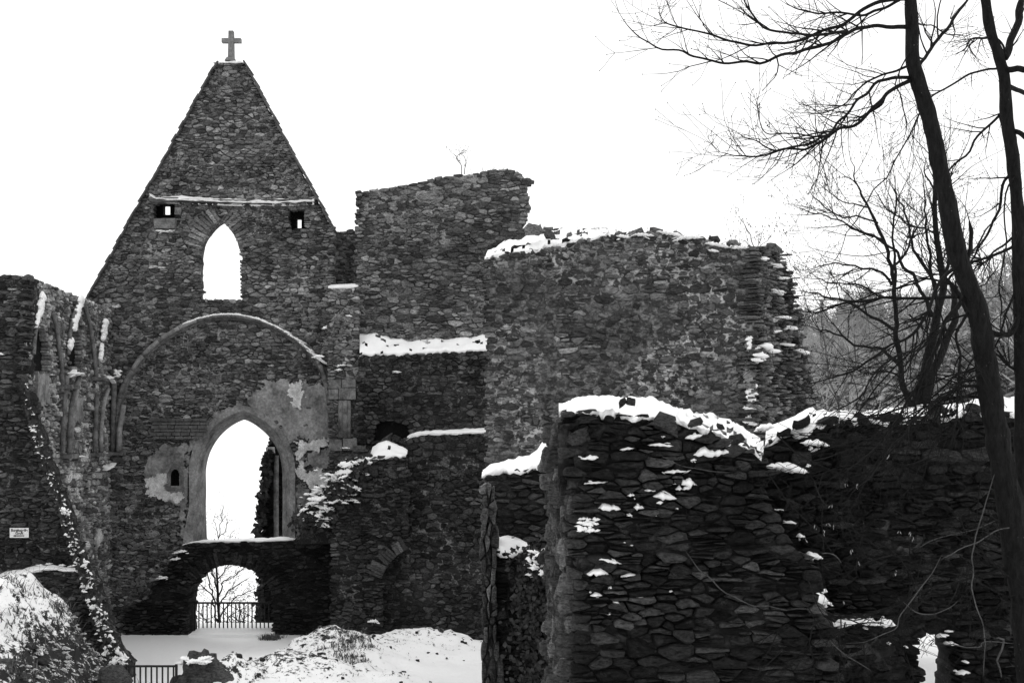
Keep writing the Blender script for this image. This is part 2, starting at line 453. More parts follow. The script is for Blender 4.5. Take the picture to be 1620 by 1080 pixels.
def rubble(parent, pl, outline_px, holes_px, w, h, mat, mortar, thick=1.0, seed=1, spread=0.38, gap=0.018, proud=0.06,
           rag=0.05, split=0.22, lift=0.0, mdepth=0.05, limit=300, big=False, tone=(0.44, 0.24), outline_uv=None, edge_rag=0.16, course=0.8):
    rnd = random.Random(seed); w *= 0.80; h *= 0.72
    ol = [pl.uv(*p) for p in outline_px] if outline_px else list(outline_uv); hs = [[pl.uv(*p) for p in q] for q in holes_px]
    if area(ol) < 0: ol = ol[::-1]
    cells = rubble_cells(ol, hs, w, w / h, spread, edge_rag, rnd, course)
    # mortar body
    key = {}; mv = []; cnt = {}; bnd = {}
    faces = []
    for poly, lab in cells:
        idx = []
        for x, y in poly:
            k = (round(x * 2000), round(y * 2000)); hit = None
            for dx in (0, 1, -1):
                for dy in (0, 1, -1):
                    if (k[0] + dx, k[1] + dy) in key: hit = key[(k[0] + dx, k[1] + dy)]; break
                if hit is not None: break
            if hit is None: hit = len(mv); key[k] = hit; mv.append((x, y))
            if not idx or idx[-1] != hit: idx.append(hit)
        if len(idx) > 1 and idx[0] == idx[-1]: idx.pop()
        if len(set(idx)) < 3 or len(set(idx)) != len(idx): continue
        faces.append(idx)
        cx = sum(mv[i][0] for i in idx) / len(idx); cy = sum(mv[i][1] for i in idx) / len(idx)
        for a, b in zip(idx, idx[1:] + idx[:1]):
            cnt[(a, b)] = 1
            for t in (a, b): bnd.setdefault(t, []).append((cx, cy))
    be = [e for e in cnt if (e[1], e[0]) not in cnt]; bv = {i for e in be for i in e}
    V = []; N = len(mv)
    for side in (0, 1):
        for i, (x, y) in enumerate(mv):
            if i in bv:
                cs = bnd[i]; cx = sum(c[0] for c in cs) / len(cs); cy = sum(c[1] for c in cs) / len(cs)
                L = math.hypot(cx - x, cy - y) + 1e-6; k = min(0.06, 0.4 * L) / L; x += (cx - x) * k; y += (cy - y) * k
            if side == 0:
                d = lift - mdepth * (0.45 + 1.2 * noise.noise(Vector((x * 1.1, y * 1.3, seed * 3.1))) + 1.1 * noise.noise(Vector((x * 4.1, y * 5.3, seed * 3.1)))) - 0.004
            else: d = -thick
            V.append(pl.w(x, y, d))
    Fm = [tuple(f) for f in faces] + [tuple(i + N for i in f[::-1]) for f in faces] + [(b, a, a + N, b + N) for a, b in be]
    core = mesh_obj('mortar', V, Fm, mortar, parent)
    # stones
    res = []
    for poly, lab in cells:
        pieces = [(poly, lab)]
        ys = [p[1] for p in poly]; xs = [p[0] for p in poly]; hh = max(ys) - min(ys)
        if rnd.random() < split and hh > 0.55 * h:
            cy = min(ys) + hh * rnd.uniform(0.35, 0.65); cx = sum(xs) / len(xs); sl = rnd.uniform(-.12, .12)
            a = clip(poly, lab, -sl, 1, cy - sl * cx, 0); b = clip(poly, lab, sl, -1, -(cy - sl * cx), 0)
            pieces = [x for x in (a, b) if len(x[0]) > 2]
            if rnd.random() < 0.4 and hh > 0.9 * h:
                np_ = []
                for pp_, ll_ in pieces:
                    yy = [q[1] for q in pp_]; cy = (min(yy) + max(yy)) / 2; sl = rnd.uniform(-.15, .15)
                    np_ += [x for x in (clip(pp_, ll_, -sl, 1, cy - sl * cx, 0), clip(pp_, ll_, sl, -1, -(cy - sl * cx), 0)) if len(x[0]) > 2]
                pieces = np_
        if rnd.random() < 0.14 and max(xs) - min(xs) > 1.3 * w:
            cx = min(xs) + (max(xs) - min(xs)) * rnd.uniform(0.3, 0.7); cy = sum(ys) / len(ys); sl = rnd.uniform(-.5, .5); np_ = []
            for pp_, ll_ in pieces:
                a = clip(pp_, ll_, 1, -sl, cx - sl * cy, 0); b = clip(pp_, ll_, -1, sl, -(cx - sl * cy), 0)
                np_ += [x for x in (a, b) if len(x[0]) > 2]
            pieces = np_
        for p, l in pieces:
            st = stone_solid(p, l, pl, rnd, gap, proud, rag, lift, big)
            if st: res.append((st, min(1, max(0, rnd.gauss(*tone)))))
    res.sort(key=lambda r: -r[0][2])
    rv, rf, rt = [], [], []
    for i, ((v, f, vis, A), t) in enumerate(res):
        if i < limit and vis > 0:
            mesh_obj('stone', v, f, mat, parent, tones=[t] * len(v))
        else:
            k = len(rv); rv += v; rf += [tuple(q + k for q in g) for g in f]; rt += [t] * len(v)
    if rv: set_tag(mesh_obj('small_stones', rv, rf, mat, parent, tones=rt), kind='stuff')
    return core
def arch_px(x0, x1, ybase, yspring, yapex, n=9, point=1.0):
    """pointed or round arch outline in photo pixels, left foot first"""
    cx = (x0 + x1) / 2; pts = [(x0, ybase)]
    for k in range(n + 1):
        t = k / n; a = t * math.pi / 2
        y = yspring - (yspring - yapex) * math.sin(a) ** point
        x = x0 + (cx - x0) * (1 - math.cos(a))
        pts.append((x, y))
    pts2 = [(x0 + x1 - x, y) for x, y in pts[:-1]]
    return pts + pts2[::-1]
def gothic_px(x0, x1, ybase, yspring, yapex, n=9):
    """two-centred pointed arch"""
    cx = (x0 + x1) / 2; hw = cx - x0; hh = yspring - yapex
    R = (hw * hw + hh * hh) / (2 * hw); th = math.asin(min(1, hh / R))
    pts = [(x0, ybase)]
    for k in range(n + 1):
        a = th * k / n
        pts.append((x0 + R - R * math.cos(a), yspring - R * math.sin(a)))
    pts2 = [(x0 + x1 - x, y) for x, y in pts[:-1]]
    return pts + pts2[::-1]
def voussoirs(parent, pl, curve, length, width, mat, lift=0.075, depth=0.25, seed=0, name='voussoir'):
    rnd = random.Random(seed); pts = [Vector((*pl.uv(*p), 0)) for p in curve]
    seg = [(pts[i + 1] - pts[i]).length for i in range(len(pts) - 1)]; tot = sum(seg)
    s = 0
    def at(s):
        for i, L in enumerate(seg):
            if s <= L or i == len(seg) - 1: return pts[i].lerp(pts[i + 1], min(1, s / max(L, 1e-6))), (pts[i + 1] - pts[i]).normalized()
            s -= L
    while s < tot - width * 0.4:
        wd = width * rnd.uniform(0.6, 1.4); p, t = at(min(s + wd / 2, tot)); n_ = Vector((-t.y, t.x, 0))
        L = length * rnd.uniform(0.75, 1.15); g = wd * 0.44; fl = rnd.uniform(1.0, 1.25)
        q = [p - t * g, p + t * g, p + t * g * fl + n_ * L, p - t * g * fl + n_ * L]
        d = lift + rnd.uniform(-0.02, 0.02); V = []
        for dd, k in ((-depth, 1), (d - 0.02, 1), (d, 0.88)):
            c = sum(q, Vector()) / 4
            for x in q:
                y = c + (x - c) * k; V.append(pl.w(y.x, y.y, dd + (rnd.uniform(-.008, .008) if dd > 0 else 0)))
        Fc = [(8, 9, 10, 11), (3, 2, 1, 0)]
        for k in (0, 4):
            for i in range(4): Fc.append((k + i, k + (i + 1) % 4, k + 4 + (i + 1) % 4, k + 4 + i))
        mesh_obj(name, V, Fc, mat, parent, tones=[min(1, max(0, rnd.gauss(0.55, 0.2)))] * len(V))
        s += wd
def rough_outline(pts, amp, step, seed, closed=True):
    out = []; n = len(pts); rnd = random.Random(seed)
    for i in range(n if closed else n - 1):
        p, q = pts[i], pts[(i + 1) % n]; L = math.hypot(q[0] - p[0], q[1] - p[1]); k = max(1, int(L / step))
        for j in range(k):
            t = j / k; x = p[0] + (q[0] - p[0]) * t; y = p[1] + (q[1] - p[1]) * t
            out.append((x + rnd.gauss(0, amp) + amp * 2 * noise.noise(Vector((x * .07, y * .07, seed))),
                        y + rnd.gauss(0, amp) + amp * 2 * noise.noise(Vector((x * .07, y * .07, seed + 9)))))
    return out
def sheet(name, parent, pl, outline, holes, d, mat, thick=0.08, rough=2.0, seed=0, step=7):
    """a coat of plaster crumbling at its edges, with islands and flakes; real thickness"""
    O = [pl.uv(*q) for q in (rough_outline(outline, rough, step, seed) if rough else outline)]; Hs = [[pl.uv(*q) for q in h] for h in holes]
    x0, x1 = min(q[0] for q in O) - .1, max(q[0] for q in O) + .1; y0, y1 = min(q[1] for q in O) - .1, max(q[1] for q in O) + .1
    g = 0.032; nx, ny = int((x1 - x0) / g) + 1, int((y1 - y0) / g) + 1
    C = np.array([[x0 + (i + .5) * g, y0 + (j + .5) * g] for j in range(ny) for i in range(nx)])
    ins = in_poly(C, O); dist = np.full(len(C), 9.0)
    for a, b in zip(O, O[1:] + O[:1]):
        ax, ay = a; dx, dy = b[0] - ax, b[1] - ay; L = dx * dx + dy * dy + 1e-9
        t = np.clip(((C[:, 0] - ax) * dx + (C[:, 1] - ay) * dy) / L, 0, 1)
        dist = np.minimum(dist, np.hypot(C[:, 0] - ax - t * dx, C[:, 1] - ay - t * dy))
    sgn = np.where(ins, dist, -dist); keep = {}
    hol = np.zeros(len(C), bool)
    for h in Hs: hol |= in_poly(C, h)
    for k in range(len(C)):
        if hol[k] or sgn[k] < -.10: continue
        x, y = C[k]; e = noise.noise(Vector((x * 3.5, y * 3.5, seed))) * .10 + noise.noise(Vector((x * 9, y * 9, seed))) * .09 + noise.noise(Vector((x * 21, y * 21, seed))) * .05
        if sgn[k] + e > 0.02: keep[(k % nx, k // nx)] = 1
    vi = {}; V = []; Fc = []
    def vert(i, j, s):
        q = (i, j, s)
        if q not in vi:
            jx = 0.011 * noise.noise(Vector((i * 1.7, j * 1.3, seed))); jy = 0.011 * noise.noise(Vector((i * 1.1, j * 1.9, seed + 5)))
            x, y = x0 + i * g + jx, y0 + j * g + jy; vi[q] = len(V)
            V.append(pl.w(x, y, d + 0.02 * noise.noise(Vector((x * 2, y * 2, seed))) + 0.008 * noise.noise(Vector((x * 9, y * 9, seed))) if s == 0 else d - thick))
        return vi[q]
    for (i, j) in keep:
        Fc.append((vert(i, j, 0), vert(i + 1, j, 0), vert(i + 1, j + 1, 0), vert(i, j + 1, 0)))
        for (di, dj, a, b) in ((0, -1, (i, j), (i + 1, j)), (1, 0, (i + 1, j), (i + 1, j + 1)), (0, 1, (i + 1, j + 1), (i, j + 1)), (-1, 0, (i, j + 1), (i, j))):
            if (i + di, j + dj) not in keep: Fc.append((vert(*b, 0), vert(*a, 0), vert(*a, 1), vert(*b, 1)))
    return mesh_obj(name, V, Fc, mat, parent)

# ------------------------------------------------------------------ snow helpers
def lens(mb, c, U, N, w, dep, h, rnd, tilt=0.0):
    """a pat of snow lying on a ledge: irregular lower edge, rounded top, pointed ends"""
    n = max(5, min(16, int(w / 0.02))); Zv = Vector((0, 0, 1)); V = []; pk = rnd.uniform(-.3, .3); sd = rnd.uniform(0, 99)
    for i in range(n + 1):
        o = i / n * 2 - 1; e = max(0.0, 1 - abs((o - pk) / (1 + (-pk if o > pk else pk))) ** rnd.uniform(1.3, 2.2)) ** 0.8
        e *= 0.72 + 0.5 * noise.noise(Vector((i * .8, sd, 0))) ; e = max(0.03, e)
        t = h * e; lo = -0.35 * h * e * (1 + 1.5 * noise.noise(Vector((i * .9, sd, 5)))); z = tilt * o * w / 2 + 0.18 * h * noise.noise(Vector((i * .5, sd, 9)))
        x = o * w / 2; d = dep * (0.35 + 0.65 * e)
        for dd, zz in ((-0.3 * dep, lo), (0.55 * d, lo), (d, lo + 0.30 * (t - lo)), (0.75 * d, lo + 0.75 * (t - lo)), (0.2 * d, t), (-0.4 * dep, t)):
            V.append(c + U * x + N * dd + Zv * (z + zz))
    Fc = []
    for i in range(n):
        for k in range(5): q = i * 6 + k; Fc.append((q, q + 6, q + 7, q + 1))
    Fc.append((0, 1, 2, 3, 4, 5)); Fc.append(tuple(n * 6 + k for k in (5, 4, 3, 2, 1, 0))); mb.add(V, Fc)
def blob(mb, c, U, N, wx, wy, wz, seed=0):
    rnd = random.Random(seed); lens(mb, c, U, N, wx * 1.35, wy * 0.7, wz * 1.15, rnd, rnd.uniform(-.35, .35))
def dabs(mb, pl, lst, d=0.05, seed=0, hpx=None, slope=0.0):
    """small snow caps resting on ledges of a wall face: (px, py, width px[, height px])"""
    for i, t in enumerate(lst):
        px, py, wpx = t[:3]; u, v = pl.uv(px, py); u2, _ = pl.uv(px + wpx, py); w = abs(u2 - u)
        hgt = (abs(pl.uv(px, py)[1] - pl.uv(px, py - t[3])[1]) if len(t) > 3 else 0.28 * w)
        rnd = random.Random(seed * 91 + i); tl = rnd.uniform(-.2, .2) + slope
        lens(mb, pl.w(u, v - hgt * .2, d), pl.U, pl.N, w * 1.1, min(0.2, 0.06 + 0.35 * w), hgt * .9, rnd, tl)
        for j in range(rnd.randint(1, 4)):
            f = rnd.uniform(.15, .5); lens(mb, pl.w(u + rnd.uniform(-.6, .6) * w, v + rnd.uniform(-1.1, .5) * hgt, d - .01), pl.U, pl.N, w * f, min(.15, .05 + .3 * w * f), hgt * rnd.uniform(.25, .6), rnd, rnd.uniform(-.5, .5))
def lin(pts, x):
    if x <= pts[0][0]: return pts[0][1]
    for a, b in zip(pts, pts[1:]):
        if x <= b[0]: return a[1] + (b[1] - a[1]) * (x - a[0]) / max(b[0] - a[0], 1e-6)
    return pts[-1][1]
def snow_strip(mb, fr, Yf, bk, Yb, step=0.07, lip=0.09, h=0.10, holes=0.9, seed=0, rough=1.0, M_=9, under=None, conv=0.0):
    """snow lying on a wall top between its front edge and its back edge (edges in photo pixels at their depths)"""
    x0, x1 = fr[0][0], fr[-1][0]; b0, b1 = bk[0][0], bk[-1][0]
    n = max(4, int(abs(x1 - x0) / F * Yf / step)); V = []; rows = M_ + 3
    for i in range(n + 1):
        t = i / n; A = P(x0 + (x1 - x0) * t, lin(fr, x0 + (x1 - x0) * t), Yf); B = P(b0 + (b1 - b0) * t, lin(bk, b0 + (b1 - b0) * t), Yb)
        e = rough * (0.14 * noise.noise(Vector((A.x * 5, seed, 0))) + 0.12 * noise.noise(Vector((A.x * 14, seed, 4))) - 0.06)
        ce = max(0.0, 1 - 26 * min(t, 1 - t)) * conv; A = A + (A - B) * e; Mid = A.lerp(B, .6); A = A.lerp(Mid, ce); B = B.lerp(Mid, ce)
        lp = lip * (0.9 + 1.3 * noise.noise(Vector((A.x * 3.3, seed, 7))) + 0.8 * noise.noise(Vector((A.x * 11, seed, 2))))
        lp = max(0.015, lp); endf = min(1, 6 * min(t, 1 - t) + 0.15)
        for k in range(rows):
            if k == 0: p = A + Vector((0, 0.04, -lp))
            elif k == rows - 1: p = B + Vector((0, 0, -0.2))
            else:
                s = (k - 1) / M_; p = A.lerp(B, s)
                hh = h * endf * (math.sin(min(1, s * 4 + 0.15) * math.pi / 2) if s < 0.5 else 1)
                p = p + Vector((0, 0, hh + rough * 0.09 * noise.noise(p * 2.7 + Vector((seed, 0, 0))) + rough * 0.05 * noise.noise(p * 8 + Vector((seed, 0, 0))) + rough * 0.03 * noise.noise(p * 21 + Vector((seed, 0, 0)))))
                if k == 1: p = p + Vector((0, -0.05, -0.3 * hh))
            V.append(p)
    Fc = []
    for i in range(n):
        for k in range(rows - 1):
            a = i * rows + k; c = V[a]
            if 0 < k < rows - 2 and noise.noise(Vector((c[0] * 3.1, c[1] * 3.1, seed + 20.))) + 0.6 * noise.noise(Vector((c[0] * 9, c[1] * 9, seed + 30.))) > holes: continue
            Fc.append((a, a + rows, a + rows + 1, a + 1))
    mb.add(V, Fc)
    if under is not None:
        V = []; m = 12
        for i in range(m + 1):
            t = i / m; A = P(x0 + (x1 - x0) * t, lin(fr, x0 + (x1 - x0) * t), Yf); B = P(b0 + (b1 - b0) * t, lin(bk, b0 + (b1 - b0) * t), Yb)
            V += [A + Vector((0, .22, -.6)), A + Vector((0, .22, -0.10)), B + Vector((0, 0, -0.12)), B + Vector((0, 0, -.6))]
        Fc = []
        for i in range(m):
            for k in range(4):
                a = i * 4 + k; b = i * 4 + (k + 1) % 4; Fc.append((a, a + 4, b + 4, b))
        mesh_obj('sloping_ledge', V, Fc, under[1], under[0])
def snow_obj(mb, label):
    return set_tag(mb.build('snow', M['snow'], None, True), label, 'snow', kind='stuff')
def rocks_on(parent, lst, Y, mat, seed, name='stone', dY=0.3):
    """loose capping stones (px, py, width px, height px)"""
    rnd = random.Random(seed)
    for px, py, wp, hp in lst:
        c = P(px, py, Y + rnd.uniform(-dY, dY)); w, h = wp / F * Y, hp / F * Y; n = 8; V = []; tl_ = rnd.uniform(-.5, .5)
        for fr, z in ((0.9, -0.6), (1.0, 0.0), (0.75, 0.5)):
            for i in range(n):
                a = 2 * math.pi * i / n; r = fr * rnd.uniform(0.75, 1.1)
                V.append(c + Vector((math.cos(a) * r * w / 2, math.sin(a) * r * w * 0.4, (z + rnd.uniform(-.3, .3) + tl_ * math.cos(a)) * h)))
        Fc = [tuple(range(n))[::-1], tuple(range(2 * n, 3 * n))]
        for k in (0, n):
            for i in range(n): Fc.append((k + i, k + (i + 1) % n, k + n + (i + 1) % n, k + n + i))
        mesh_obj(name, V, Fc, mat, parent, tones=[rnd.uniform(.3, .7)] * len(V))
def xsnow(x, seed): return noise.noise(Vector((x, seed, 0)))

# ------------------------------------------------------------------ ground
def sst(a, b, x):
    t = min(1, max(0, (x - a) / (b - a))); return t * t * (3 - 2 * t)
def gauss2(x, y, cx, cy, sx, sy): return math.exp(-((x - cx) / sx) ** 2 - ((y - cy) / sy) ** 2)
def ground_z(x, y):
    z = 4.4 * (1 - sst(3, 22, y))
    if y < 3: z += 0.12 * (3 - y)
    r = sst(2.0, 4.4, x) * sst(16.8, 18.6, y)                      # bank behind the right wall
    z = z * (1 - r) + r * (3.3 + 0.055 * max(0, y - 18))
    if x > 4 and y > 60: z += sst(4, 40, x) * 0.10 * min(y - 60, 120)
    if y > 47.5 and x < 8: z -= (1 - sst(0, 8, x)) * (0.22 * min(y - 47.5, 70))
    z -= sst(-15, -26, x) * 3 if False else 0
    # banks in the courtyard
    z += (2.85 + .35 * noise.noise(Vector((x * .7, y * .7, 2))) + .7 * noise.noise(Vector((x * 1.5, y * 1.5, 6))) + .25 * noise.noise(Vector((x * 3.5, y * 3.5, 6)))) * math.exp(-(max(0, x + 10.7) / 1.45) ** 2.0) * sst(24, 29.5, y) * (1 - sst(31.5, 35, y)) * (1 - 0.15 * gauss2(x, y, -10, 29, .5, .6))
    z += 1.05 * gauss2(x, y, -6.5, 31.6, 0.9, 0.9)
    z += 1.10 * gauss2(x, y, -4.75, 37.0, 1.7, 1.9) + 0.68 * gauss2(x, y, -2.7, 40.0, 1.7, 2.0)
    z += 0.65 * gauss2(x, y, -5.5, 33.4, 1.3, 1.2) + 0.70 * gauss2(x, y, -4.0, 33.0, 2.6, 1.7) + 0.25 * gauss2(x, y, -0.6, 38.5, 2.0, 2.6)
    if 24 < y < 46 and x < 4:
        k = min(1, z / 0.5)
        z += k * (0.20 * noise.noise(Vector((x * 1.3, y * 1.3, 1))) + 0.11 * noise.noise(Vector((x * 3.3, y * 3.3, 5))) + 0.05 * noise.noise(Vector((x * 7, y * 7, 5))))
    return z
def axis(lo, hi, step, far, g=1.22):
    a = list(np.arange(lo, hi + 1e-6, step)); s = step; x = hi
    while x < far: s *= g; x += s; a.append(x)
    s = step; x = lo; b = []
    while x > -far: s *= g; x -= s; b.append(x)
    return b[::-1] + a
gx = axis(-14, 10, 0.17, 2600); gy = axis(22, 47, 0.17, 2600)
V = []; soil = []
for y in gy:
    for x in gx:
        z = ground_z(x, y); V.append((x, y, z))
        s = 0.0
        if 24 < y < 43 and -15 < x < 1.5: s = 0.35 + 0.55 * min(1, max(0, z - 0.15) / 1.0)
        if x < -9 and 25 < y < 35: s = 0.66 + 0.5 * sst(-10.4, -9.6, x)
        if z < 0.18 and y < 46: s = 0
        soil.append(s)
nx_ = len(gx); Fc = [(j * nx_ + i, j * nx_ + i + 1, (j + 1) * nx_ + i + 1, (j + 1) * nx_ + i) for j in range(len(gy) - 1) for i in range(nx_ - 1)]
g = mesh_obj('ground', V, Fc, M['ground'], None, True, soil, False, 'soil'); g['kind'] = 'structure'

# ------------------------------------------------------------------ gable wall with cross
gp = front(45.0)
gable = root('gable_wall', P(330, 1010, 45), 'tall pointed gable wall of grey rubble with lancet window and portal', 'wall')
lancet = gothic_px(315, 380, 474, 408, 348)
portal_out = gothic_px(299, 467, 860, 745, 644, 12)
low_hole = arch_px(286, 446, 1030, 950, 882, 8)
rubble(gable, gp, [(100, 1030), (100, 540), (346, 99), (384, 99), (528, 367), (532, 1030)],
       [lancet, portal_out, low_hole, [(243, 321), (277, 321), (277, 346), (243, 346)], [(457, 332), (481, 332), (481, 363), (457, 363)],
        [(268, 738), (287, 738), (287, 770), (268, 770)]],
       0.37, 0.165, M['gable'], M['m_gable'], 0.8, 11, 0.40, 0.018, 0.06, 0.02, 0.25, edge_rag=0.05)
voussoirs(gable, gp, lancet[3:-3], 0.5, 0.10, M['gable'], 0.05, seed=3)
# roof verge of slates along both slopes
def verge(a, b, n, seed):
    rnd = random.Random(seed); A, B = P(*a, 44.95), P(*b, 44.95); d = (B - A).normalized(); nrm = Vector((d.z, 0, -d.x))
    if nrm.z < 0: nrm = -nrm
    L = (B - A).length / n; me = None
    for i in range(n):
        c = A.lerp(B, (i + 0.5) / n) + nrm * rnd.uniform(-0.02, 0.03) + Vector((0, 0.35, 0))
        if me is None:
            mb = MB(); mb.box((0, 0, 0), L * 1.22, 0.98, 0.05, jit=0.006); me = bpy.data.meshes.new('verge_slate'); me.from_pydata(mb.v, [], mb.f); me.materials.append(M['slate'])
        o = bpy.data.objects.new('verge_slate', me); COL.objects.link(o); o.parent = gable; o.location = c - origin_of(gable)
        o.rotation_euler = (0, -math.atan2(d.z, d.x) + rnd.uniform(0.03, 0.07) * (1 if d.x * d.z > 0 else -1), 0)
verge((344, 99), (112, 521), 40, 1); verge((386, 99), (528, 364), 27, 2)
# splayed portal surround in plaster
def loop_solid(name, A, B, C, mat, parent):
    """A outer front, B inner front, C inner back: splayed jambs and arch of one opening"""
    n = len(A); V = A + B + C; Fc = []
    for i in range(n - 1):
        Fc += [(i, i + 1, n + i + 1, n + i), (n + i, n + i + 1, 2 * n + i + 1, 2 * n + i)]
    return mesh_obj(name, V, Fc, mat, parent)
def resamp(pts, n):
    seg = [math.hypot(b[0] - a[0], b[1] - a[1]) for a, b in zip(pts, pts[1:])]; T = sum(seg); out = []
    for k in range(n):
        s = T * k / (n - 1); i = 0
        while i < len(seg) - 1 and s > seg[i]: s -= seg[i]; i += 1
        t = min(1, s / seg[i]); a, b = pts[i], pts[i + 1]; out.append((a[0] + (b[0] - a[0]) * t, a[1] + (b[1] - a[1]) * t))
    return out
po = resamp([(288, 862)] + gothic_px(299, 467, 800, 745, 640, 14)[0:] + [(467, 862)], 70)
pm = resamp([(302, 862)] + gothic_px(309, 459, 800, 746, 649, 14)[0:] + [(461, 862)], 70)
pi = resamp([(322, 862)] + gothic_px(320, 447, 800, 750, 662, 14)[0:] + [(447, 862)], 70)
o1 = [P(x, y, 44.86) for x, y in po]; o2 = [P(x, y, 44.88) for x, y in pm]; o3 = [P(x, y, 45.45) for x, y in pi]
o4 = [v + Vector((-0.04, 0.75, 0)) for v in o3]
V = [v + Vector((0, 0.5, 0)) for v in o1] + o1 + o2 + o3 + o4; n = 70
V = [v + Vector((1, 0, 1)) * 0.012 * noise.noise(v * 1.7) for v in V]
Fc = [(k * n + i, k * n + i + 1, (k + 1) * n + i + 1, (k + 1) * n + i) for k in range(4) for i in range(n - 1)]
mesh_obj('portal_surround', V, Fc, M['plaster_grey'], gable)
# plaster left on the wall
ring = [(x, y) for x, y in po[6:64]]
sheet('plaster', gable, gp, [(398, 645), (392, 628), (420, 606), (452, 602), (478, 604), (520, 606), (523, 690), (500, 698), (470, 690), (462, 712), (440, 676), (415, 655)], [], 0.085, M['plaster_grey'], seed=3)
sheet('plaster', gable, gp, [(458, 606), (478, 604), (482, 622), (474, 648), (466, 648), (457, 626)], [], 0.115, M['plaster_white'], 0.12, 1.6, 4, 5)
sheet('plaster', gable, gp, [(469, 700), (500, 696), (522, 690), (523, 706), (494, 712), (483, 722), (482, 742), (500, 742), (523, 748), (523, 786), (498, 782), (480, 764), (469, 750)], [], 0.11, M['plaster_white'], 0.12, 1.6, 5, 5)
sheet('plaster', gable, gp, [(484, 715), (522, 708), (522, 746), (500, 742), (484, 738)], [], 0.08, M['plaster_grey'], 0.1, 1.2, 6, 5)
sheet('plaster', gable, gp, [(469, 752), (490, 775), (500, 800), (480, 812), (469, 850)], [], 0.08, M['plaster_grey'], 0.1, 1.2, 16, 5)
hole_n = gothic_px(270, 285, 768, 752, 741, 5)
sheet('plaster', gable, gp, [(228, 742), (236, 716), (262, 704), (296, 703), (297, 780), (290, 800), (262, 792), (240, 788), (232, 768)], [hole_n], 0.085, M['plaster_grey'], 0.1, 1.6, 7)
sheet('plaster', gable, gp, [(231, 752), (262, 748), (266, 772), (290, 774), (292, 790), (264, 794), (240, 788), (233, 770)], [], 0.10, M['plaster_white'], 0.1, 1.4, 8, 5)
sheet('plaster', gable, gp, [(300, 700), (318, 672), (345, 650), (385, 636), (384, 643), (350, 658), (322, 684), (304, 716), (300, 760), (293, 840), (286, 858), (286, 800), (296, 740)], [], 0.10, M['plaster_grey'], 0.12, 1.0, 9)
# small pointed niche in its own frame
fr_o = resamp(gothic_px(265, 290, 772, 752, 735, 6), 30); fr_i = resamp(gothic_px(270, 285, 768, 752, 741, 6), 30)
A = [P(x, y, 44.86) for x, y in fr_o]; B = [P(x, y, 44.87) for x, y in fr_i]; C = [v + Vector((0, .4, 0)) for v in B]
nf = loop_solid('niche_frame', [v + Vector((0, .12, 0)) for v in A], A, B, M['ashlar'], gable)
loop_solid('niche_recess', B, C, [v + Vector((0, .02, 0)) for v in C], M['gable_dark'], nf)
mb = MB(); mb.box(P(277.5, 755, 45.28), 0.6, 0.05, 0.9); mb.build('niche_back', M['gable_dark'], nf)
mb = MB(); mb.box(P(277.5, 772, 44.93), 0.62, 0.24, 0.07, jit=.008); mb.build('niche_sill', M['ashlar'], nf)
# the two wall pockets with daylight holes
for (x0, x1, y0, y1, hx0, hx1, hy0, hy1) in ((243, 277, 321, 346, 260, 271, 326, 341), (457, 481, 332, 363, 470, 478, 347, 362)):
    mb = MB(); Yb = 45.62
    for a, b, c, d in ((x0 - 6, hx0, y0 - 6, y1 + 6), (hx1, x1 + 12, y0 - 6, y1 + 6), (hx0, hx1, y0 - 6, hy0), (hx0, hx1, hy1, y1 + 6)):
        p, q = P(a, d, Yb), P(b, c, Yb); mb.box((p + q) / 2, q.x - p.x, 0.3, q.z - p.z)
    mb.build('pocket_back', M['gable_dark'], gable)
mb = MB(); mb.box(P(260, 317, 44.86), 0.9, 0.35, 0.14, jit=0.03); mb.build('lintel', M['ashlar'], gable)
mb = MB(); mb.box(P(262, 355, 44.9), 0.64, 0.3, 0.34, jit=0.03); mb.build('sill_block', M['ashlar'], gable)
mb = MB(); mb.box(P(283, 334, 44.92), 0.2, 0.25, 0.22, jit=0.02); mb.build('quoin', M['ashlar'], gable)
mb = MB(); mb.box(P(369, 115, 44.93), 0.26, 0.25, 0.09, jit=0.012); mb.build('quoin', M['ashlar'], gable)
# string course of slabs
x = 240
while x < 494:
    w_ = rs(14, 28); w_ = min(w_, 497 - x); yy = 317 + 4 * math.sin((x - 240) / 255 * math.pi) * 0.7
    mb = MB(); mb.box(P(x + w_ / 2, yy, 44.90), w_ / F * 45 * 0.97, 0.42, 0.08, jit=0.012); mb.build('string_course_slab', M['slate'], gable); x += w_
sb = MB()
snow_strip(sb, [(237, 309), (246, 314), (300, 316), (370, 319), (430, 320), (497, 317)], 44.66, [(236, 306), (246, 311), (300, 313), (370, 316), (430, 317), (497, 314)], 45.0, 0.10, 0.03, 0.03, 2, 15, 0.5)
dabs(sb, gp, [(258, 367, 18, 3), (270, 367, 14, 2.5)], .2, 70)
snow_strip(sb, [(344, 99), (386, 99)], 44.9, [(345, 97), (385, 97)], 45.7, 0.08, 0.02, 0.03, 2, 16, 0.4)
for (x0, y0) in spline([(297, 509), (325, 500), (360, 496), (400, 501), (440, 517), (475, 539), (500, 563), (510, 570)], 14):
    lens(sb, P(x0 + rs(-2, 2), y0 + 1.5 + rs(-.4, .4), 44.84), Vector((1, 0, 0)), Vector((0, -1, 0)), rs(.22, .4), .12, rs(.035, .07), random.Random(int(x0 * 7)), .35 * (360 - x0) / 60 * (1 if x0 < 360 else .75))
for i in range(10): blob(sb, P(rs(183, 190), 592 + rs(-6, 10), 44.7), Vector((1, 0, 0)), Vector((0, -1, 0)), rs(.06, .16), .15, rs(.03, .08), i + 33)
snow_obj(sb, 'thin snow line on the string course and arch of the gable')
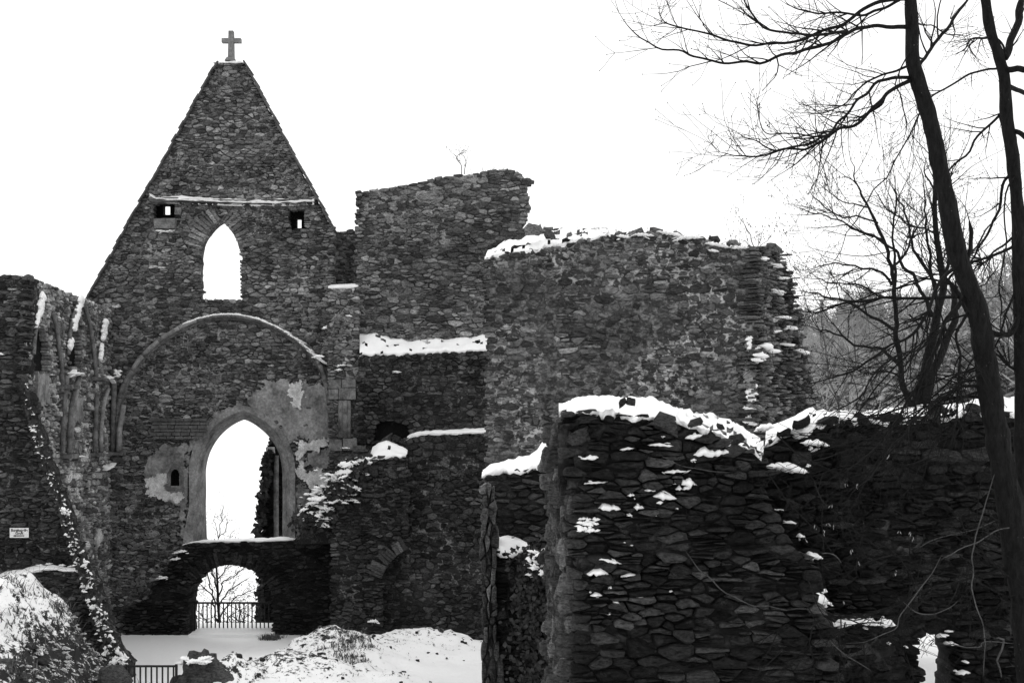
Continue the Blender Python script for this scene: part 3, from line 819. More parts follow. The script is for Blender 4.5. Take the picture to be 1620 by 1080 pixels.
# thin bricks above the niche
for r in range(6):
    x = 238 + (r % 2) * 5 + rs(0, 3)
    while x < 325 - r * 2:
        w_ = rs(10, 15); mb = MB(); mb.box(P(x + w_ / 2, 664 + r * 5.6, 44.92), w_ / F * 45 * 0.94, 0.2, 0.09, jit=0.008); mb.build('brick', M['brick'], gable); x += w_
# wall rib
rib = [(187, 716), (186, 680), (187, 645), (193, 615), (206, 590), (226, 562), (257, 535), (297, 512), (325, 503), (360, 499), (400, 504), (440, 520), (475, 542), (500, 568), (514, 598), (521, 640), (523, 692)]
rc = spline(rib, 6); step = 5
for i in range(0, len(rc) - 1, step):
    seg = rc[i:i + step + 1]
    if len(seg) < 2: break
    mb = MB(); pts = [P(x, y, 44.84) for x, y in seg]; pts[-1] = pts[-1].lerp(pts[-2], 0.12)
    r_ = 0.075; mb.tube(pts, [r_] * len(pts), 8); mb.build('rib_stone', M['plaster_grey'] if 205 < seg[0][0] < 300 else M['ashlar'], gable, True)
    mb = MB(); pts = [p + Vector((0, 0.12, -0.02)) for p in pts]; mb.tube(pts, [0.115] * len(pts), 6); mb.build('rib_stone', M['ashlar'], gable)
mb = MB(); mb.tube([P(179, 716, 44.8), P(179, 655, 44.8), P(181, 600, 44.8)], [.09, .09, .09], 8); mb.build('shaft', M['ashlar'], gable, True)
mb = MB(); mb.tube([P(196, 640, 44.7), P(189, 680, 44.7), P(188, 714, 44.7)], [.08, .085, .09], 8); mb.build('shaft', M['plaster_grey'], gable, True)
for xx, ww in ((184, 26), (524, 14)):
    mb = MB(); mb.box(P(xx, 717, 44.75), ww / F * 45, 0.4, 0.09, jit=.01); mb.build('corbel', M['ashlar'], gable)
# cross
cr = root('stone_cross', P(366, 98, 45.3), 'small grey stone cross standing on the tip of the gable', 'cross')
def taper(name, x0, x1, y0, w0, w1, d, parent, z0=None):
    V = []
    for yy, ww in ((y0[0], w0), (y0[1], w1)):
        for a in (-1, 1):
            for b in (-1, 1):
                p = P((x0 + x1) / 2, yy, 45.3); V.append(p + Vector((a * ww / 2, b * d / 2, 0)))
    Fc = [(0, 1, 3, 2), (4, 6, 7, 5), (0, 4, 5, 1), (2, 3, 7, 6), (0, 2, 6, 4), (1, 5, 7, 3)]
    return mesh_obj(name, V, Fc, M['cross'], parent)
taper('shaft', 366, 366, (93, 50), 0.19, 0.15, 0.2, cr)
mb = MB(); mb.box(P(366.5, 65, 45.3), 0.61, 0.19, 0.13); mb.build('cross_arm', M['cross'], cr)
taper('pedestal', 366, 366, (98, 93), 0.36, 0.22, 0.4, cr)

# ------------------------------------------------------------------ lower wall with the gate arch
lw = front(44.45)
low = root('gate_wall', P(380, 1010, 44.45), 'dark low wall pierced by a round arch below the portal', 'wall')
gate = arch_px(297, 431, 1040, 952, 893, 9)
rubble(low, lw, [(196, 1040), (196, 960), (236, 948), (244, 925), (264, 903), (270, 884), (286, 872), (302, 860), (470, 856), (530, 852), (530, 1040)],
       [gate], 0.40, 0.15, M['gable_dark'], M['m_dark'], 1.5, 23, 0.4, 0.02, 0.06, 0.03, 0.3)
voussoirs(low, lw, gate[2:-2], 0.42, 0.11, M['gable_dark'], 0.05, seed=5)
sb = MB()
snow_strip(sb, [(288, 861), (302, 858), (330, 857), (420, 856), (464, 853)], 44.42, [(296, 857), (470, 850)], 45.1, 0.1, 0.03, 0.05, 2, 3, 0.5)
dabs(sb, lw, [(285, 872, 22, 4), (258, 913, 16, 4), (278, 883, 16, 4)], 0.1, 5)
snow_obj(sb, 'thin snow line on the portal sill above the gate arch')
# step in the arch
st = MB(); a = P(302, 1001, 44.2); b = P(432, 1013, 44.2); st.box((a + b) / 2 + Vector((0, 0.9, -0.3)), b.x - a.x, 2.4, 0.85, jit=0.02)
set_tag(st.build('threshold_step', M['snow']), 'snow covered threshold step under the gate arch', 'step')
# railing inside the arch
rl = root('iron_railing', P(358, 1000, 45.4), 'black iron railing closing the round gate arch', 'railing')
def railing(rootobj, x0, x1, ytop, ybot, Y, n, rb, rt):
    for yy, nm in ((ytop, 'top_rail'), (ybot, 'bottom_rail')):
        mb = MB(); a, b = P(x0, yy, Y), P(x1, yy, Y); mb.box((a + b) / 2, (b - a).length, 0.03, rt); mb.build(nm, M['iron'], rootobj)
    for i in range(n):
        x = x0 + (x1 - x0) * (i + 0.5) / n; a, b = P(x, ytop, Y), P(x, ybot + 2, Y); mb = MB(); mb.box((a + b) / 2, rb, rb, a.z - b.z); mb.build('bar', M['iron'], rootobj)
railing(rl, 305, 428, 953, 998, 45.4, 19, 0.036, 0.06)
# entrance gate at the bottom left
gt = root('iron_gate', P(240, 1105, 31.2), 'low black iron gate beside the ivy covered wall end', 'gate')
railing(gt, 200, 279, 1053, 1122, 31.2, 9, 0.032, 0.045)
for xx in (200, 279):
    mb = MB(); a, b = P(xx, 1050, 31.2), P(xx, 1126, 31.2); mb.box((a + b) / 2, 0.05, 0.05, a.z - b.z); mb.build('gate_post', M['iron'], gt)

# ------------------------------------------------------------------ nave side wall (recedes along the left)
npl = Plane((-12.42, 36.4), (-12.72, 45.0))
nave = root('nave_side_wall', (-12.6, 40.5, 0), 'receding left nave wall with vault shafts and blind windows', 'wall')
def nv(u, v): return (u, v)
win1 = [(50, 592), (50, 548), (55, 522), (63, 508), (71, 524), (76, 548), (76, 592)]
win2 = [(110, 582), (110, 545), (114, 525), (119, 514), (125, 530), (128, 548), (128, 582)]
rubble(nave, npl, [(38, 1060), (36, 436), (60, 445), (100, 460), (137, 474), (150, 480), (176, 490), (186, 494), (186, 1040)], [win1, win2],
       0.42, 0.17, M['side'], M['m_gable'], 1.0, 31, 0.38, 0.018, 0.07, 0.03, 0.25)
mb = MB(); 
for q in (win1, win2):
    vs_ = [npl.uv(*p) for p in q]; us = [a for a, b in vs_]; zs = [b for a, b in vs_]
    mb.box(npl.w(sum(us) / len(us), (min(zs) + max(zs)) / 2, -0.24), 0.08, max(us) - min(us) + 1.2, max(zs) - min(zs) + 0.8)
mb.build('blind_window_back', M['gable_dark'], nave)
def nrib(name, pts, r, d, mat, smooth=True):
    c = spline(pts, 5); mb = MB(); W = []
    for x, y in c:
        u, v = npl.uv(x, y); W.append(npl.w(u, v, d))
    mb.tube(W, [r] * len(W), 8); mb.build(name, mat, nave, smooth)
nrib('wall_rib', [(78, 496), (84, 520), (88, 550), (92, 585), (93, 620)], 0.065, 0.1, M['ashlar'])
nrib('wall_rib', [(127, 482), (135, 505), (141, 540), (145, 575), (147, 600)], 0.065, 0.1, M['ashlar'])
nrib('wall_rib', [(48, 560), (50, 530), (56, 505), (62, 480)], 0.065, 0.08, M['ashlar'])
nrib('wall_rib', [(104, 560), (106, 530), (112, 500), (120, 478)], 0.065, 0.08, M['ashlar'])
nrib('shaft', [(91, 718), (92, 670), (95, 625), (98, 595)], 0.072, 0.14, M['ashlar'])
nrib('shaft', [(98, 718), (99, 670), (104, 630), (114, 596)], 0.072, 0.20, M['ashlar'])
nrib('shaft', [(105, 718), (107, 680), (111, 640), (118, 604)], 0.072, 0.12, M['plaster_grey'])
nrib('shaft', [(143, 716), (144, 670), (146, 625)], 0.072, 0.14, M['ashlar'])
nrib('shaft', [(150, 716), (151, 675), (155, 640), (162, 615)], 0.072, 0.18, M['plaster_grey'])
for xx, yy in ((98, 721), (147, 719), (98, 612), (147, 600)):
    u, v = npl.uv(xx, yy); mb = MB(); mb.box(npl.w(u, v, 0.14), 0.5, 0.75, 0.10, npl.N, npl.U, jit=0.02); mb.build('corbel', M['ashlar'], nave)
sheet('plaster', nave, npl, [(112, 630), (126, 628), (127, 668), (113, 668)], [], 0.1, M['plaster_grey'], 0.1, 0.6, 12)
sheet('plaster', nave, npl, [(54, 592), (72, 590), (74, 640), (60, 645), (54, 630)], [], 0.1, M['plaster_grey'], 0.1, 0.8, 13)
sheet('plaster', nave, npl, [(112, 700), (126, 700), (126, 714), (112, 714)], [], 0.1, M['plaster_grey'], 0.1, 0.6, 14)
sheet('plaster', nave, npl, [(149, 842), (155, 840), (157, 852), (152, 866), (149, 862)], [], 0.1, M['plaster_white'], 0.1, 0.5, 15, 4)
sb = MB()
for (x0, y0, x1, y1, w_, k) in ((61, 472, 54, 498, 7, 8), (122, 476, 110, 520, 7, 12), (161, 510, 157, 535, 7, 8), (155, 550, 153, 568, 4, 5), (52, 505, 49, 515, 4, 3), (107, 540, 104, 550, 5, 3)):
    for i in range(k):
        t = i / max(1, k - 1); u, v = npl.uv(x0 + (x1 - x0) * t, y0 + (y1 - y0) * t)
        blob(sb, npl.w(u + rs(-.05, .05), v, 0.12), npl.U, npl.N, rs(.22, .42) * w_ / 7, 0.12, rs(0.10, 0.2), i + int(x0))
dabs(sb, npl, [(108, 590, 18, 5), (158, 598, 16, 4), (117, 722, 12, 3), (162, 737, 14, 3), (183, 588, 12, 9), (190, 598, 10, 5), (190, 604, 14, 3)], 0.22, 77)
snow_obj(sb, 'streaks of snow on the broken ribs of the left nave wall')

# ------------------------------------------------------------------ transverse wall stub at the far left, ivy on its broken edge
sp = front(36.0)
stub = root('wall_stub', P(80, 1100, 36), 'dark broken wall end at left edge with snowy ivy climbing its slope', 'wall')
edge_l = [(44, 440), (42, 520), (36, 600), (48, 660), (62, 700), (78, 745), (95, 790), (112, 845), (130, 900)]
rubble(stub, sp, [(-170, 912), (-170, 426), (10, 434), (30, 436)] + edge_l + [(131, 912)], [], 0.42, 0.15, M['stub'], M['m_step'], 0.9, 41, 0.4, 0.02, 0.07, 0.04, 0.3)
sp2 = front(35.4)
rubble(stub, sp2, [(-170, 1140), (-170, 914), (0, 915), (40, 908), (70, 902), (130, 905), (140, 935), (158, 985), (172, 1030), (196, 1056), (197, 1140)], [], 0.42, 0.15, M['stub'], M['m_step'], 1.4, 43, 0.4, 0.02, 0.07, 0.04, 0.3)
sb = MB()
snow_strip(sb, [(0, 913), (30, 910), (60, 902), (80, 900), (131, 905)], 35.36, [(0, 908), (60, 897), (131, 900)], 36.0, 0.08, 0.04, 0.05, 2, 8, 0.5)
dabs(sb, sp, [(-2, 559, 20, 5), (65, 893, 12, 3), (78, 891, 10, 3), (100, 893, 10, 3), (111, 895, 8, 3)], 0.08, 3)
ivp = edge_l[2:] + [(140, 935), (158, 985), (172, 1030), (190, 1050)]
rnd = random.Random(4)
for i in range(400):
    t = rnd.random() ** 0.75 * (len(ivp) - 1.001); k = int(t); f_ = t - k; x = ivp[k][0] + (ivp[k + 1][0] - ivp[k][0]) * f_; y = ivp[k][1] + (ivp[k + 1][1] - ivp[k][1]) * f_
    wd = 3 + 9 * (t / len(ivp)); s = rnd.uniform(2.5, 7.5) * (0.6 + 0.8 * t / len(ivp))
    blob(sb, P(x + rnd.uniform(-wd, wd * 1.1), y + rnd.uniform(-8, 8), rnd.uniform(35.0, 35.9)), Vector((1, 0, 0)), Vector((0, -1, 0)), s / 62, s / 80, s / 62 * rnd.uniform(.35, .8), i)
blob(sb, P(186, 1046, 35.1), Vector((1, 0, 0)), Vector((0, -1, 0)), 0.3, .3, .16, 5)
snow_obj(sb, 'clumps of snow caught on the ivy of the left wall end')
def leaves(pts, n, spread, Y0, Y1, s0, s1, seed):
    mb = MB(); rnd = random.Random(seed)
    for i in range(n):
        t = rnd.random() * (len(pts) - 1.001); k = int(t); f_ = t - k
        x = pts[k][0] + (pts[k + 1][0] - pts[k][0]) * f_; y = pts[k][1] + (pts[k + 1][1] - pts[k][1]) * f_
        sp_ = spread(t / (len(pts) - 1)) if callable(spread) else spread
        c = P(x + rnd.gauss(0, sp_), y + rnd.gauss(0, sp_ * .6), rnd.uniform(Y0, Y1)); s = rnd.uniform(s0, s1)
        a = Vector((rnd.gauss(0, 1), rnd.gauss(0, 1) - .5, rnd.gauss(0, .7))).normalized(); u = a.orthogonal().normalized(); v = a.cross(u)
        an = rnd.uniform(0, 6.28); u, v = u * math.cos(an) + v * math.sin(an), v * math.cos(an) - u * math.sin(an)
        mb.add([c - v * s * .6, c + u * s * .5 - v * s * .1, c + u * s * .25 + v * s * .35, c + v * s * .7, c - u * s * .25 + v * s * .35, c - u * s * .5 - v * s * .1],
               [(0, 1, 2, 3), (0, 3, 4, 5)])
    return mb
ivy = root('ivy', P(150, 1060, 35.3), 'snow flecked ivy climbing the sloping edge of the left wall', 'ivy')
stm = MB(); cpts = spline(ivp, 4); stm.tube([P(x + rs(-2, 2), y, 35.6) for x, y in cpts], [0.03] * len(cpts), 5); stm.build('stem', M['bark'], ivy)
set_tag(leaves(ivp, 1500, lambda t: 2 + 5.5 * t, 34.95, 35.95, 0.07, 0.13, 9).build('leaves', M['ivy'], ivy), kind='stuff')

# sign
sg = root('sign', P(30, 850, 35.85), 'small white sign with black lettering and arrow on left wall', 'sign')
a, b = P(15.5, 850, 35.82), P(45.5, 834.5, 35.82)
mb = MB(); mb.box((a + b) / 2, b.x - a.x, 0.02, b.z - a.z); mb.build('board', M['sign'], sg)
def text(body, px, py, size, Y, parent):
    cu = bpy.data.curves.new('lettering', 'FONT'); cu.body = body; cu.size = size; cu.align_x = 'CENTER'; cu.align_y = 'CENTER'; cu.extrude = 0.001; cu.offset = 0.0025
    o = bpy.data.objects.new('lettering', cu); COL.objects.link(o); dg = bpy.context.evaluated_depsgraph_get()
    me = bpy.data.meshes.new_from_object(o.evaluated_get(dg)); bpy.data.objects.remove(o); me.materials.append(M['ink'])
    t = bpy.data.objects.new('lettering', me); COL.objects.link(t); t.parent = parent; t.location = P(px, py, Y) - origin_of(parent); t.rotation_euler = (math.pi / 2, 0, 0)
text('Burgkapelle', 30.5, 838.4, 0.090, 35.807, sg); text('Gruft', 30.5, 843.0, 0.090, 35.807, sg)
mb = MB(); mb.box(P(31.5, 847, 35.808), 0.22, 0.004, 0.025); c = P(24, 847, 35.808)
mb.add([c + Vector((-0.06, 0, 0)), c + Vector((0.01, 0, 0.03)), c + Vector((0.01, 0, -0.03))], [(0, 2, 1)]); mb.build('arrow', M['ink'], sg)

# ------------------------------------------------------------------ pier right of the gable
pp = front(43.9)
pier = root('wall_pier', P(545, 1010, 43.9), 'narrow rubble pier with ashlar bands and shaft beside the gable', 'pier')
rubble(pier, pp, [(519, 760), (519, 456), (567, 456), (567, 560), (590, 560), (590, 760)], [], 0.34, 0.16, M['gable'], M['m_gable'], 1.1, 51, 0.35, 0.018, 0.05, 0.02, 0.25, edge_rag=0.04)
for (x0, x1, y0, y1) in ((520, 541, 600, 615), (541, 564, 600, 613), (520, 536, 615, 632), (536, 564, 613, 632), (521, 542, 694, 713), (542, 566, 693, 712)):
    a, b = P(x0 + .6, y1 - .6, 43.82), P(x1 - .6, y0 + .6, 43.82); mb = MB(); mb.box((a + b) / 2, b.x - a.x, 0.24, b.z - a.z, jit=.008); mb.build('ashlar_block', M['ashlar'], pier)
for xx, rr in ((539, .08), (546, .10), (552, .07)):
    mb = MB(); mb.tube([P(xx, 633, 43.78), P(xx, 692, 43.78)], [rr, rr], 8); mb.build('shaft', M['ashlar'], pier, True)
sb = MB()
snow_strip(sb, [(519, 457), (545, 455), (567, 453)], 43.88, [(519, 453), (567, 450)], 44.9, 0.1, 0.03, 0.05, 2, 31, 0.4)
dabs(sb, pp, [(514, 519, 8, 4), (505, 564, 18, 5), (553, 500, 10, 3), (540, 578, 16, 3), (536, 585, 12, 3), (548, 708, 18, 3)], .1, 8)
snow_obj(sb, 'thin snow on top of the narrow pier beside the gable')

# ------------------------------------------------------------------ stepped wall between gable and middle wall
tp = front(44.5)
tall = root('tall_wall', P(690, 1010, 44.5), 'high rubble wall with ragged right end behind the middle wall', 'wall')
rubble(tall, tp, [(564, 580), (564, 304), (600, 299), (640, 292), (700, 281), (740, 275), (795, 268), (818, 272), (838, 284), (830, 292), (836, 306), (833, 318), (838, 328), (830, 334), (834, 345), (822, 360), (960, 362), (960, 580)], [],
       0.44, 0.22, M['tall'], M['m_gable'], 1.0, 61, 0.40, 0.016, 0.06, 0.03, 0.22, course=0)
bkp = front(46.2)
back = root('back_wall', P(548, 600, 46.2), 'short dark strip of wall between the gable and the high wall', 'wall')
rubble(back, bkp, [(520, 700), (520, 368), (545, 366), (580, 363), (580, 700)], [], 0.36, 0.17, M['gable'], M['m_gable'], 0.8, 63, 0.35)
s1 = front(43.7)
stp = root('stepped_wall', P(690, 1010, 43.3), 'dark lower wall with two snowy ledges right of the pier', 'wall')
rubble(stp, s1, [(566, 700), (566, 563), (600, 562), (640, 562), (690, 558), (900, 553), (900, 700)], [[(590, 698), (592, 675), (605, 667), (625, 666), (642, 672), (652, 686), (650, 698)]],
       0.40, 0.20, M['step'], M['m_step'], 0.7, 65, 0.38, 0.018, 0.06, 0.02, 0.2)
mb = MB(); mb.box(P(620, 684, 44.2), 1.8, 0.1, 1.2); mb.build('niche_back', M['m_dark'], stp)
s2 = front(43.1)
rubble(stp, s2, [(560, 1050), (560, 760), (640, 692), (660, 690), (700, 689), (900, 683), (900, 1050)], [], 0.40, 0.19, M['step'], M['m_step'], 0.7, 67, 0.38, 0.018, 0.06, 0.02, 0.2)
sb = MB()
snow_strip(sb, [(569, 563), (590, 562), (620, 561), (680, 558), (720, 556), (772, 554), (880, 552)], 43.66, [(569, 528), (590, 527), (620, 537), (650, 541), (700, 538), (740, 535), (772, 533), (880, 530)], 44.46, 0.08, 0.05, 0.05, 0.42, 41, 0.7, under=(stp, M['m_step']))
snow_strip(sb, [(640, 697), (655, 688), (680, 686), (720, 685), (772, 683), (880, 681)], 43.06, [(645, 690), (660, 684), (772, 679), (880, 677)], 43.7, 0.08, 0.05, 0.05, 2, 42, 0.5)
dabs(sb, s1, [(628, 588, 14, 2.5)], .08, 9)
snow_obj(sb, 'snow lying on the two ledges of the dark stepped wall')
# pier base with broken arch springing
bp = front(42.3)
base = root('buttress_base', P(580, 1010, 42.3), 'crumbling buttress base with broken arch spring and snowy rubble slope', 'buttress')
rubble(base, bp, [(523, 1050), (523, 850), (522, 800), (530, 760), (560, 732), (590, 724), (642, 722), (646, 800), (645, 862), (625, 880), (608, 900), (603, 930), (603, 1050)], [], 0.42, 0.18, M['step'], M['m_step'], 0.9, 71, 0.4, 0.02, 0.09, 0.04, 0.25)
voussoirs(base, bp, [(603, 915), (612, 895), (628, 878), (645, 868)], 0.45, 0.12, M['step'], seed=8)
# rubble slope left of the base
rocks = []
rnd = random.Random(12)
for i in range(70):
    t = rnd.random(); xx = 575 - 95 * t + rnd.gauss(0, 9); yy = 738 + 85 * t + rnd.gauss(0, 12); rocks.append((xx, yy, rnd.uniform(10, 26), rnd.uniform(6, 11)))
rocks_on(base, rocks, 42.4, M['step'], 14, dY=0.25)
for (x0, y0, x1, y1, x2, y2, yy) in ((470, 860, 590, 860, 580, 725, 42.9),):
    A_, B_, C_ = P(x0, y0, yy), P(x1, y0, yy), P(x2, y2, yy); D_ = P(535, 735, yy)
    V = [A_, B_, C_, D_] + [v + Vector((0, 1.6, 0)) for v in (A_, B_, C_, D_)]
    mesh_obj('rubble_core', V, [(0, 1, 2, 3), (7, 6, 5, 4), (0, 3, 7, 4), (3, 2, 6, 7), (2, 1, 5, 6), (1, 0, 4, 5)], M['m_step'], base)
sb = MB()
snow_strip(sb, [(583, 727), (610, 725), (642, 722)], 42.26, [(590, 706), (610, 700), (645, 712)], 43.05, 0.08, 0.05, 0.06, 0.6, 51, 0.6, under=(base, M['m_step']))
for i in range(150):
    t = rnd.random(); xx = 572 - 88 * t + rnd.gauss(0, 12); yy = 730 + 90 * t + rnd.gauss(0, 16); s = rnd.uniform(3, 9) if rnd.random() < .6 else rnd.uniform(10, 22)
    blob(sb, P(xx, yy, rnd.uniform(41.9, 42.35)), Vector((1, 0, 0)), Vector((0, -1, 0)), s / 53, .15, s / 53 * rnd.uniform(.2, .42), i + 400)
dabs(sb, bp, [(590, 981, 16, 5), (555, 790, 22, 5), (556, 770, 16, 6)], .1, 10)
ivb = root('ivy', P(530, 850, 42.2), 'ivy with snow on the rubble slope right of the portal', 'ivy')
set_tag(leaves([(575, 735), (545, 765), (515, 800), (485, 835)], 700, 13, 41.85, 42.3, 0.08, 0.17, 39).build('leaves', M['ivy'], ivb), kind='stuff')
snow_obj(sb, 'patchy snow on the rubble slope of the buttress base')

# ruin seen through the portal
rp = front(49.5)
ruin = root('ruined_pier', P(440, 1010, 49.5), 'dark ivy grown pier standing behind the pointed portal', 'pier')
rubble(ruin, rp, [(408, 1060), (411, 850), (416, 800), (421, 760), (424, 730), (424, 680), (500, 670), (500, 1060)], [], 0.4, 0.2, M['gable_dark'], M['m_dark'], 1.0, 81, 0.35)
mb = MB(); mb.tube([P(437, 850, 49.3), P(437, 720, 49.3)], [.09, .09], 8); mb.build('shaft', M['plaster_grey'], ruin, True)
mb = MB(); mb.box(P(428, 712, 49.3), .25, .25, .22, jit=.03); mb.build('capital', M['plaster_white'], ruin)
iv2 = [(409, 1010), (411, 900), (409, 850), (414, 800), (418, 765), (424, 730), (427, 715)]
ivr = root('ivy', P(411, 1010, 49.2), 'ivy fringe on the edge of the pier behind the portal', 'ivy')
set_tag(leaves(iv2, 700, 3.5, 48.9, 49.5, 0.12, 0.24, 19).build('leaves', M['ivy'], ivr), kind='stuff')

# ------------------------------------------------------------------ middle wall
mp = front(30.0)
mid = root('middle_wall', P(980, 1100, 30), 'large rubble wall with pale mortar joints and broken right end', 'wall')
rubble(mid, mp, [(768, 1180), (768, 408), (800, 402), (850, 396), (900, 384), (940, 376), (965, 370), (1000, 366), (1040, 366), (1075, 371), (1110, 376), (1150, 387), (1195, 392), (1215, 420), (1215, 1180)], [],
       0.37, 0.17, M['mid'], M['m_mid'], 1.2, 91, 0.42, 0.024, 0.045, 0.03, 0.30, mdepth=0.028, course=0.55)
xe = P(1200, 0, 30.0).x
ep = Plane((xe, 29.98), (xe + 1.35, 31.7))
rubble(mid, ep, [(1192, 760), (1194, 392), (1222, 390), (1236, 396), (1243, 425), (1254, 440), (1258, 480), (1268, 500), (1270, 545), (1280, 560), (1283, 600), (1294, 640), (1300, 700), (1302, 760)], [],
       0.46, 0.12, M['mid'], M['m_step'], 0.9, 93, 0.40, 0.018, 0.13, 0.06, 0.2, edge_rag=0.22)
rocks_on(mid, [(1008, 369, 26, 9), (1040, 368, 30, 9), (1075, 373, 24, 9), (1105, 380, 30, 9), (1160, 386, 26, 9), (1225, 393, 30, 10), (1210, 400, 26, 10), (845, 362, 30, 14), (870, 372, 22, 10), (985, 372, 24, 8),
               (820, 398, 9, 5), (838, 388, 12, 5), (858, 392, 10, 5), (880, 380, 12, 6), (905, 384, 10, 5), (925, 374, 12, 5), (795, 400, 10, 5), (900, 372, 10, 6), (1130, 378, 20, 8)], 30.3, M['mid'], 17, dY=.2)
sb = MB()
snow_strip(sb, [(766, 408), (800, 403), (850, 397), (900, 384), (940, 377), (966, 370)], 29.95, [(772, 398), (800, 386), (850, 372), (900, 364), (966, 366)], 31.1, 0.06, 0.05, 0.05, 0.34, 61, 0.9, under=(mid, M['m_mid']))
dabs(sb, mp, [(1018, 372, 30, 5), (1060, 370, 40, 6), (1090, 376, 40, 6), (1135, 388, 36, 5), (1170, 392, 26, 5), (1128, 397, 16, 4), (985, 374, 20, 5)], .06, 21)
dabs(sb, ep, [(1203, 410, 9, 4), (1222, 420, 12, 3), (1232, 440, 11, 3), (1226, 462, 13, 4), (1234, 502, 16, 4), (1244, 518, 14, 4), (1222, 524, 10, 3), (1238, 545, 14, 3), (1262, 556, 14, 5), (1215, 555, 16, 5), (1205, 548, 14, 8), (1198, 562, 14, 8), (1192, 570, 10, 5)], .08, 22)
for i in range(40):
    t = rs(0, 1); blob(sb, P(rs(1186, 1200) - 8 * t, 550 + 120 * (0 if t < .3 else (.62 if t < .65 else .9)) + rs(-14, 14), 29.9), Vector((1, 0, 0)), Vector((0, -1, 0)), rs(.05, .15), .12, rs(.03, .09), i + 70)
snow_obj(sb, 'snow along the top and broken end of the middle wall')
mb = MB(); mb.add([P(1183, 690, 29.9), P(1180, 590, 29.9), P(1186, 520, 29.9), P(1196, 505, 29.9), P(1200, 560, 29.9), P(1198, 690, 29.9)], [(0, 1, 2, 3, 4, 5)])
sheet('plaster', mid, mp, [(1180, 690), (1178, 600), (1180, 530), (1192, 505), (1198, 540), (1196, 600), (1194, 690)], [], 0.1, M['plaster_grey'], 0.1, 2, 27)

# ------------------------------------------------------------------ low wall behind the near pier
qp = front(21.0)
qw = root('low_wall', P(820, 1120, 20.5), 'low coursed wall with sloping snow cap left of near pier', 'wall')
rubble(qw, qp, [(768, 1000), (766, 750), (800, 748), (840, 743), (866, 742), (900, 742), (900, 1000)], [], 0.34, 0.12, M['step'], M['m_near'], 1.0, 101, 0.42, 0.014, 0.06, 0.02, 0.2)
q2 = front(19.6)
rubble(qw, q2, [(768, 1140), (764, 960), (766, 880), (782, 872), (850, 880), (892, 892), (892, 1140)], [], 0.30, 0.13, M['right'], M['m_near'], 1.0, 103, 0.42, 0.014, 0.08, 0.03, 0.2)
q3 = front(19.5)
rubble(qw, q3, [(767, 1140), (763, 950), (762, 770), (772, 762), (783, 775), (786, 1000), (800, 1140)], [], 0.13, 0.42, M['near_side'], M['m_near'], 0.9, 105, 0.55, 0.012, 0.14, 0.05, 0.1, course=0, big=True)
sb = MB()
snow_strip(sb, [(762, 752), (800, 748), (840, 744), (880, 742)], 20.93, [(764, 744), (800, 734), (830, 728), (850, 712), (866, 694), (884, 682)], 22.0, 0.05, 0.04, 0.05, 1.2, 71, 0.8, under=(qw, M['m_near']))
snow_strip(sb, [(782, 874), (800, 880), (815, 880), (835, 868)], 19.55, [(784, 856), (800, 853), (820, 855), (838, 862)], 20.8, 0.04, 0.04, 0.05, 1.2, 72, 0.6, under=(qw, M['m_near']))
for i in range(70): blob(sb, P(rs(836, 882), rs(872, 912), rs(19.2, 19.5)), Vector((1, 0, 0)), Vector((0, -1, 0)), rs(.03, .12), .1, rs(.02, .06), i + 900)
dabs(sb, qp, [(788, 849, 16, 3)], .08, 30)
snow_obj(sb, 'sloping snow cap on the low wall left of near pier')
ivn = root('ivy', P(850, 1100, 19.3), 'dark ivy hanging down the low wall beside near pier', 'ivy')
set_tag(leaves([(850, 870), (845, 920), (840, 1000), (835, 1110)], 1600, lambda t: 20 - 4 * t, 19.2, 19.55, 0.035, 0.075, 29).build('leaves', M['ivy'], ivn), kind='stuff')

# ------------------------------------------------------------------ near pier
ap = front(13.0)
near = root('near_pier', P(1080, 1120, 13), 'massive dark rubble pier in front with thick snow on top', 'wall')
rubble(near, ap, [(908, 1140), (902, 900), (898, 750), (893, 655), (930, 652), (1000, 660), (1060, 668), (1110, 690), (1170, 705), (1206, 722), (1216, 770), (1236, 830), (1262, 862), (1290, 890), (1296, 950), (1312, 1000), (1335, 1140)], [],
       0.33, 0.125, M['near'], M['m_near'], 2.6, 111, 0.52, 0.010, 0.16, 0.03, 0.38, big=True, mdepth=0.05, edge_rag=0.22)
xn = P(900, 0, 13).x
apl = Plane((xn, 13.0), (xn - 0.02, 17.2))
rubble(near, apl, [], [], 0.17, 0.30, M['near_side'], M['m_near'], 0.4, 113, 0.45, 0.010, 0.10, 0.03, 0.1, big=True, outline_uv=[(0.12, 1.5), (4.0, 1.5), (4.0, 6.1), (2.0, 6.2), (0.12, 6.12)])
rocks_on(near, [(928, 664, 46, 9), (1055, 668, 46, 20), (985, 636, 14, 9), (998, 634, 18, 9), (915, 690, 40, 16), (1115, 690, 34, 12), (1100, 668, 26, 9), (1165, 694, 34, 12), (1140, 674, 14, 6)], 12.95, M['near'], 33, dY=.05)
sb = MB()
snow_strip(sb, [(884, 650), (905, 645), (930, 650), (950, 658), (1000, 662), (1040, 660), (1085, 668)], 12.88, [(884, 641), (920, 634), (960, 630), (1000, 631), (1060, 643), (1085, 650)], 14.6, 0.03, 0.035, 0.02, 2.0, 82, 0.9, 14, under=(near, M['m_near']))
snow_strip(sb, [(1070, 664), (1090, 672), (1120, 688), (1160, 704), (1208, 724)], 12.9, [(1070, 648), (1110, 656), (1150, 668), (1208, 694)], 14.6, 0.03, 0.035, 0.01, 0.22, 84, 1.0, 14, under=(near, M['m_near']), conv=0.4)
T = lambda cx, cy, w_, h_=None: (750 + cx / 2.348, 620 + cy / 2.348, w_ / 2.348) + ((h_ / 2.348,) if h_ else ())
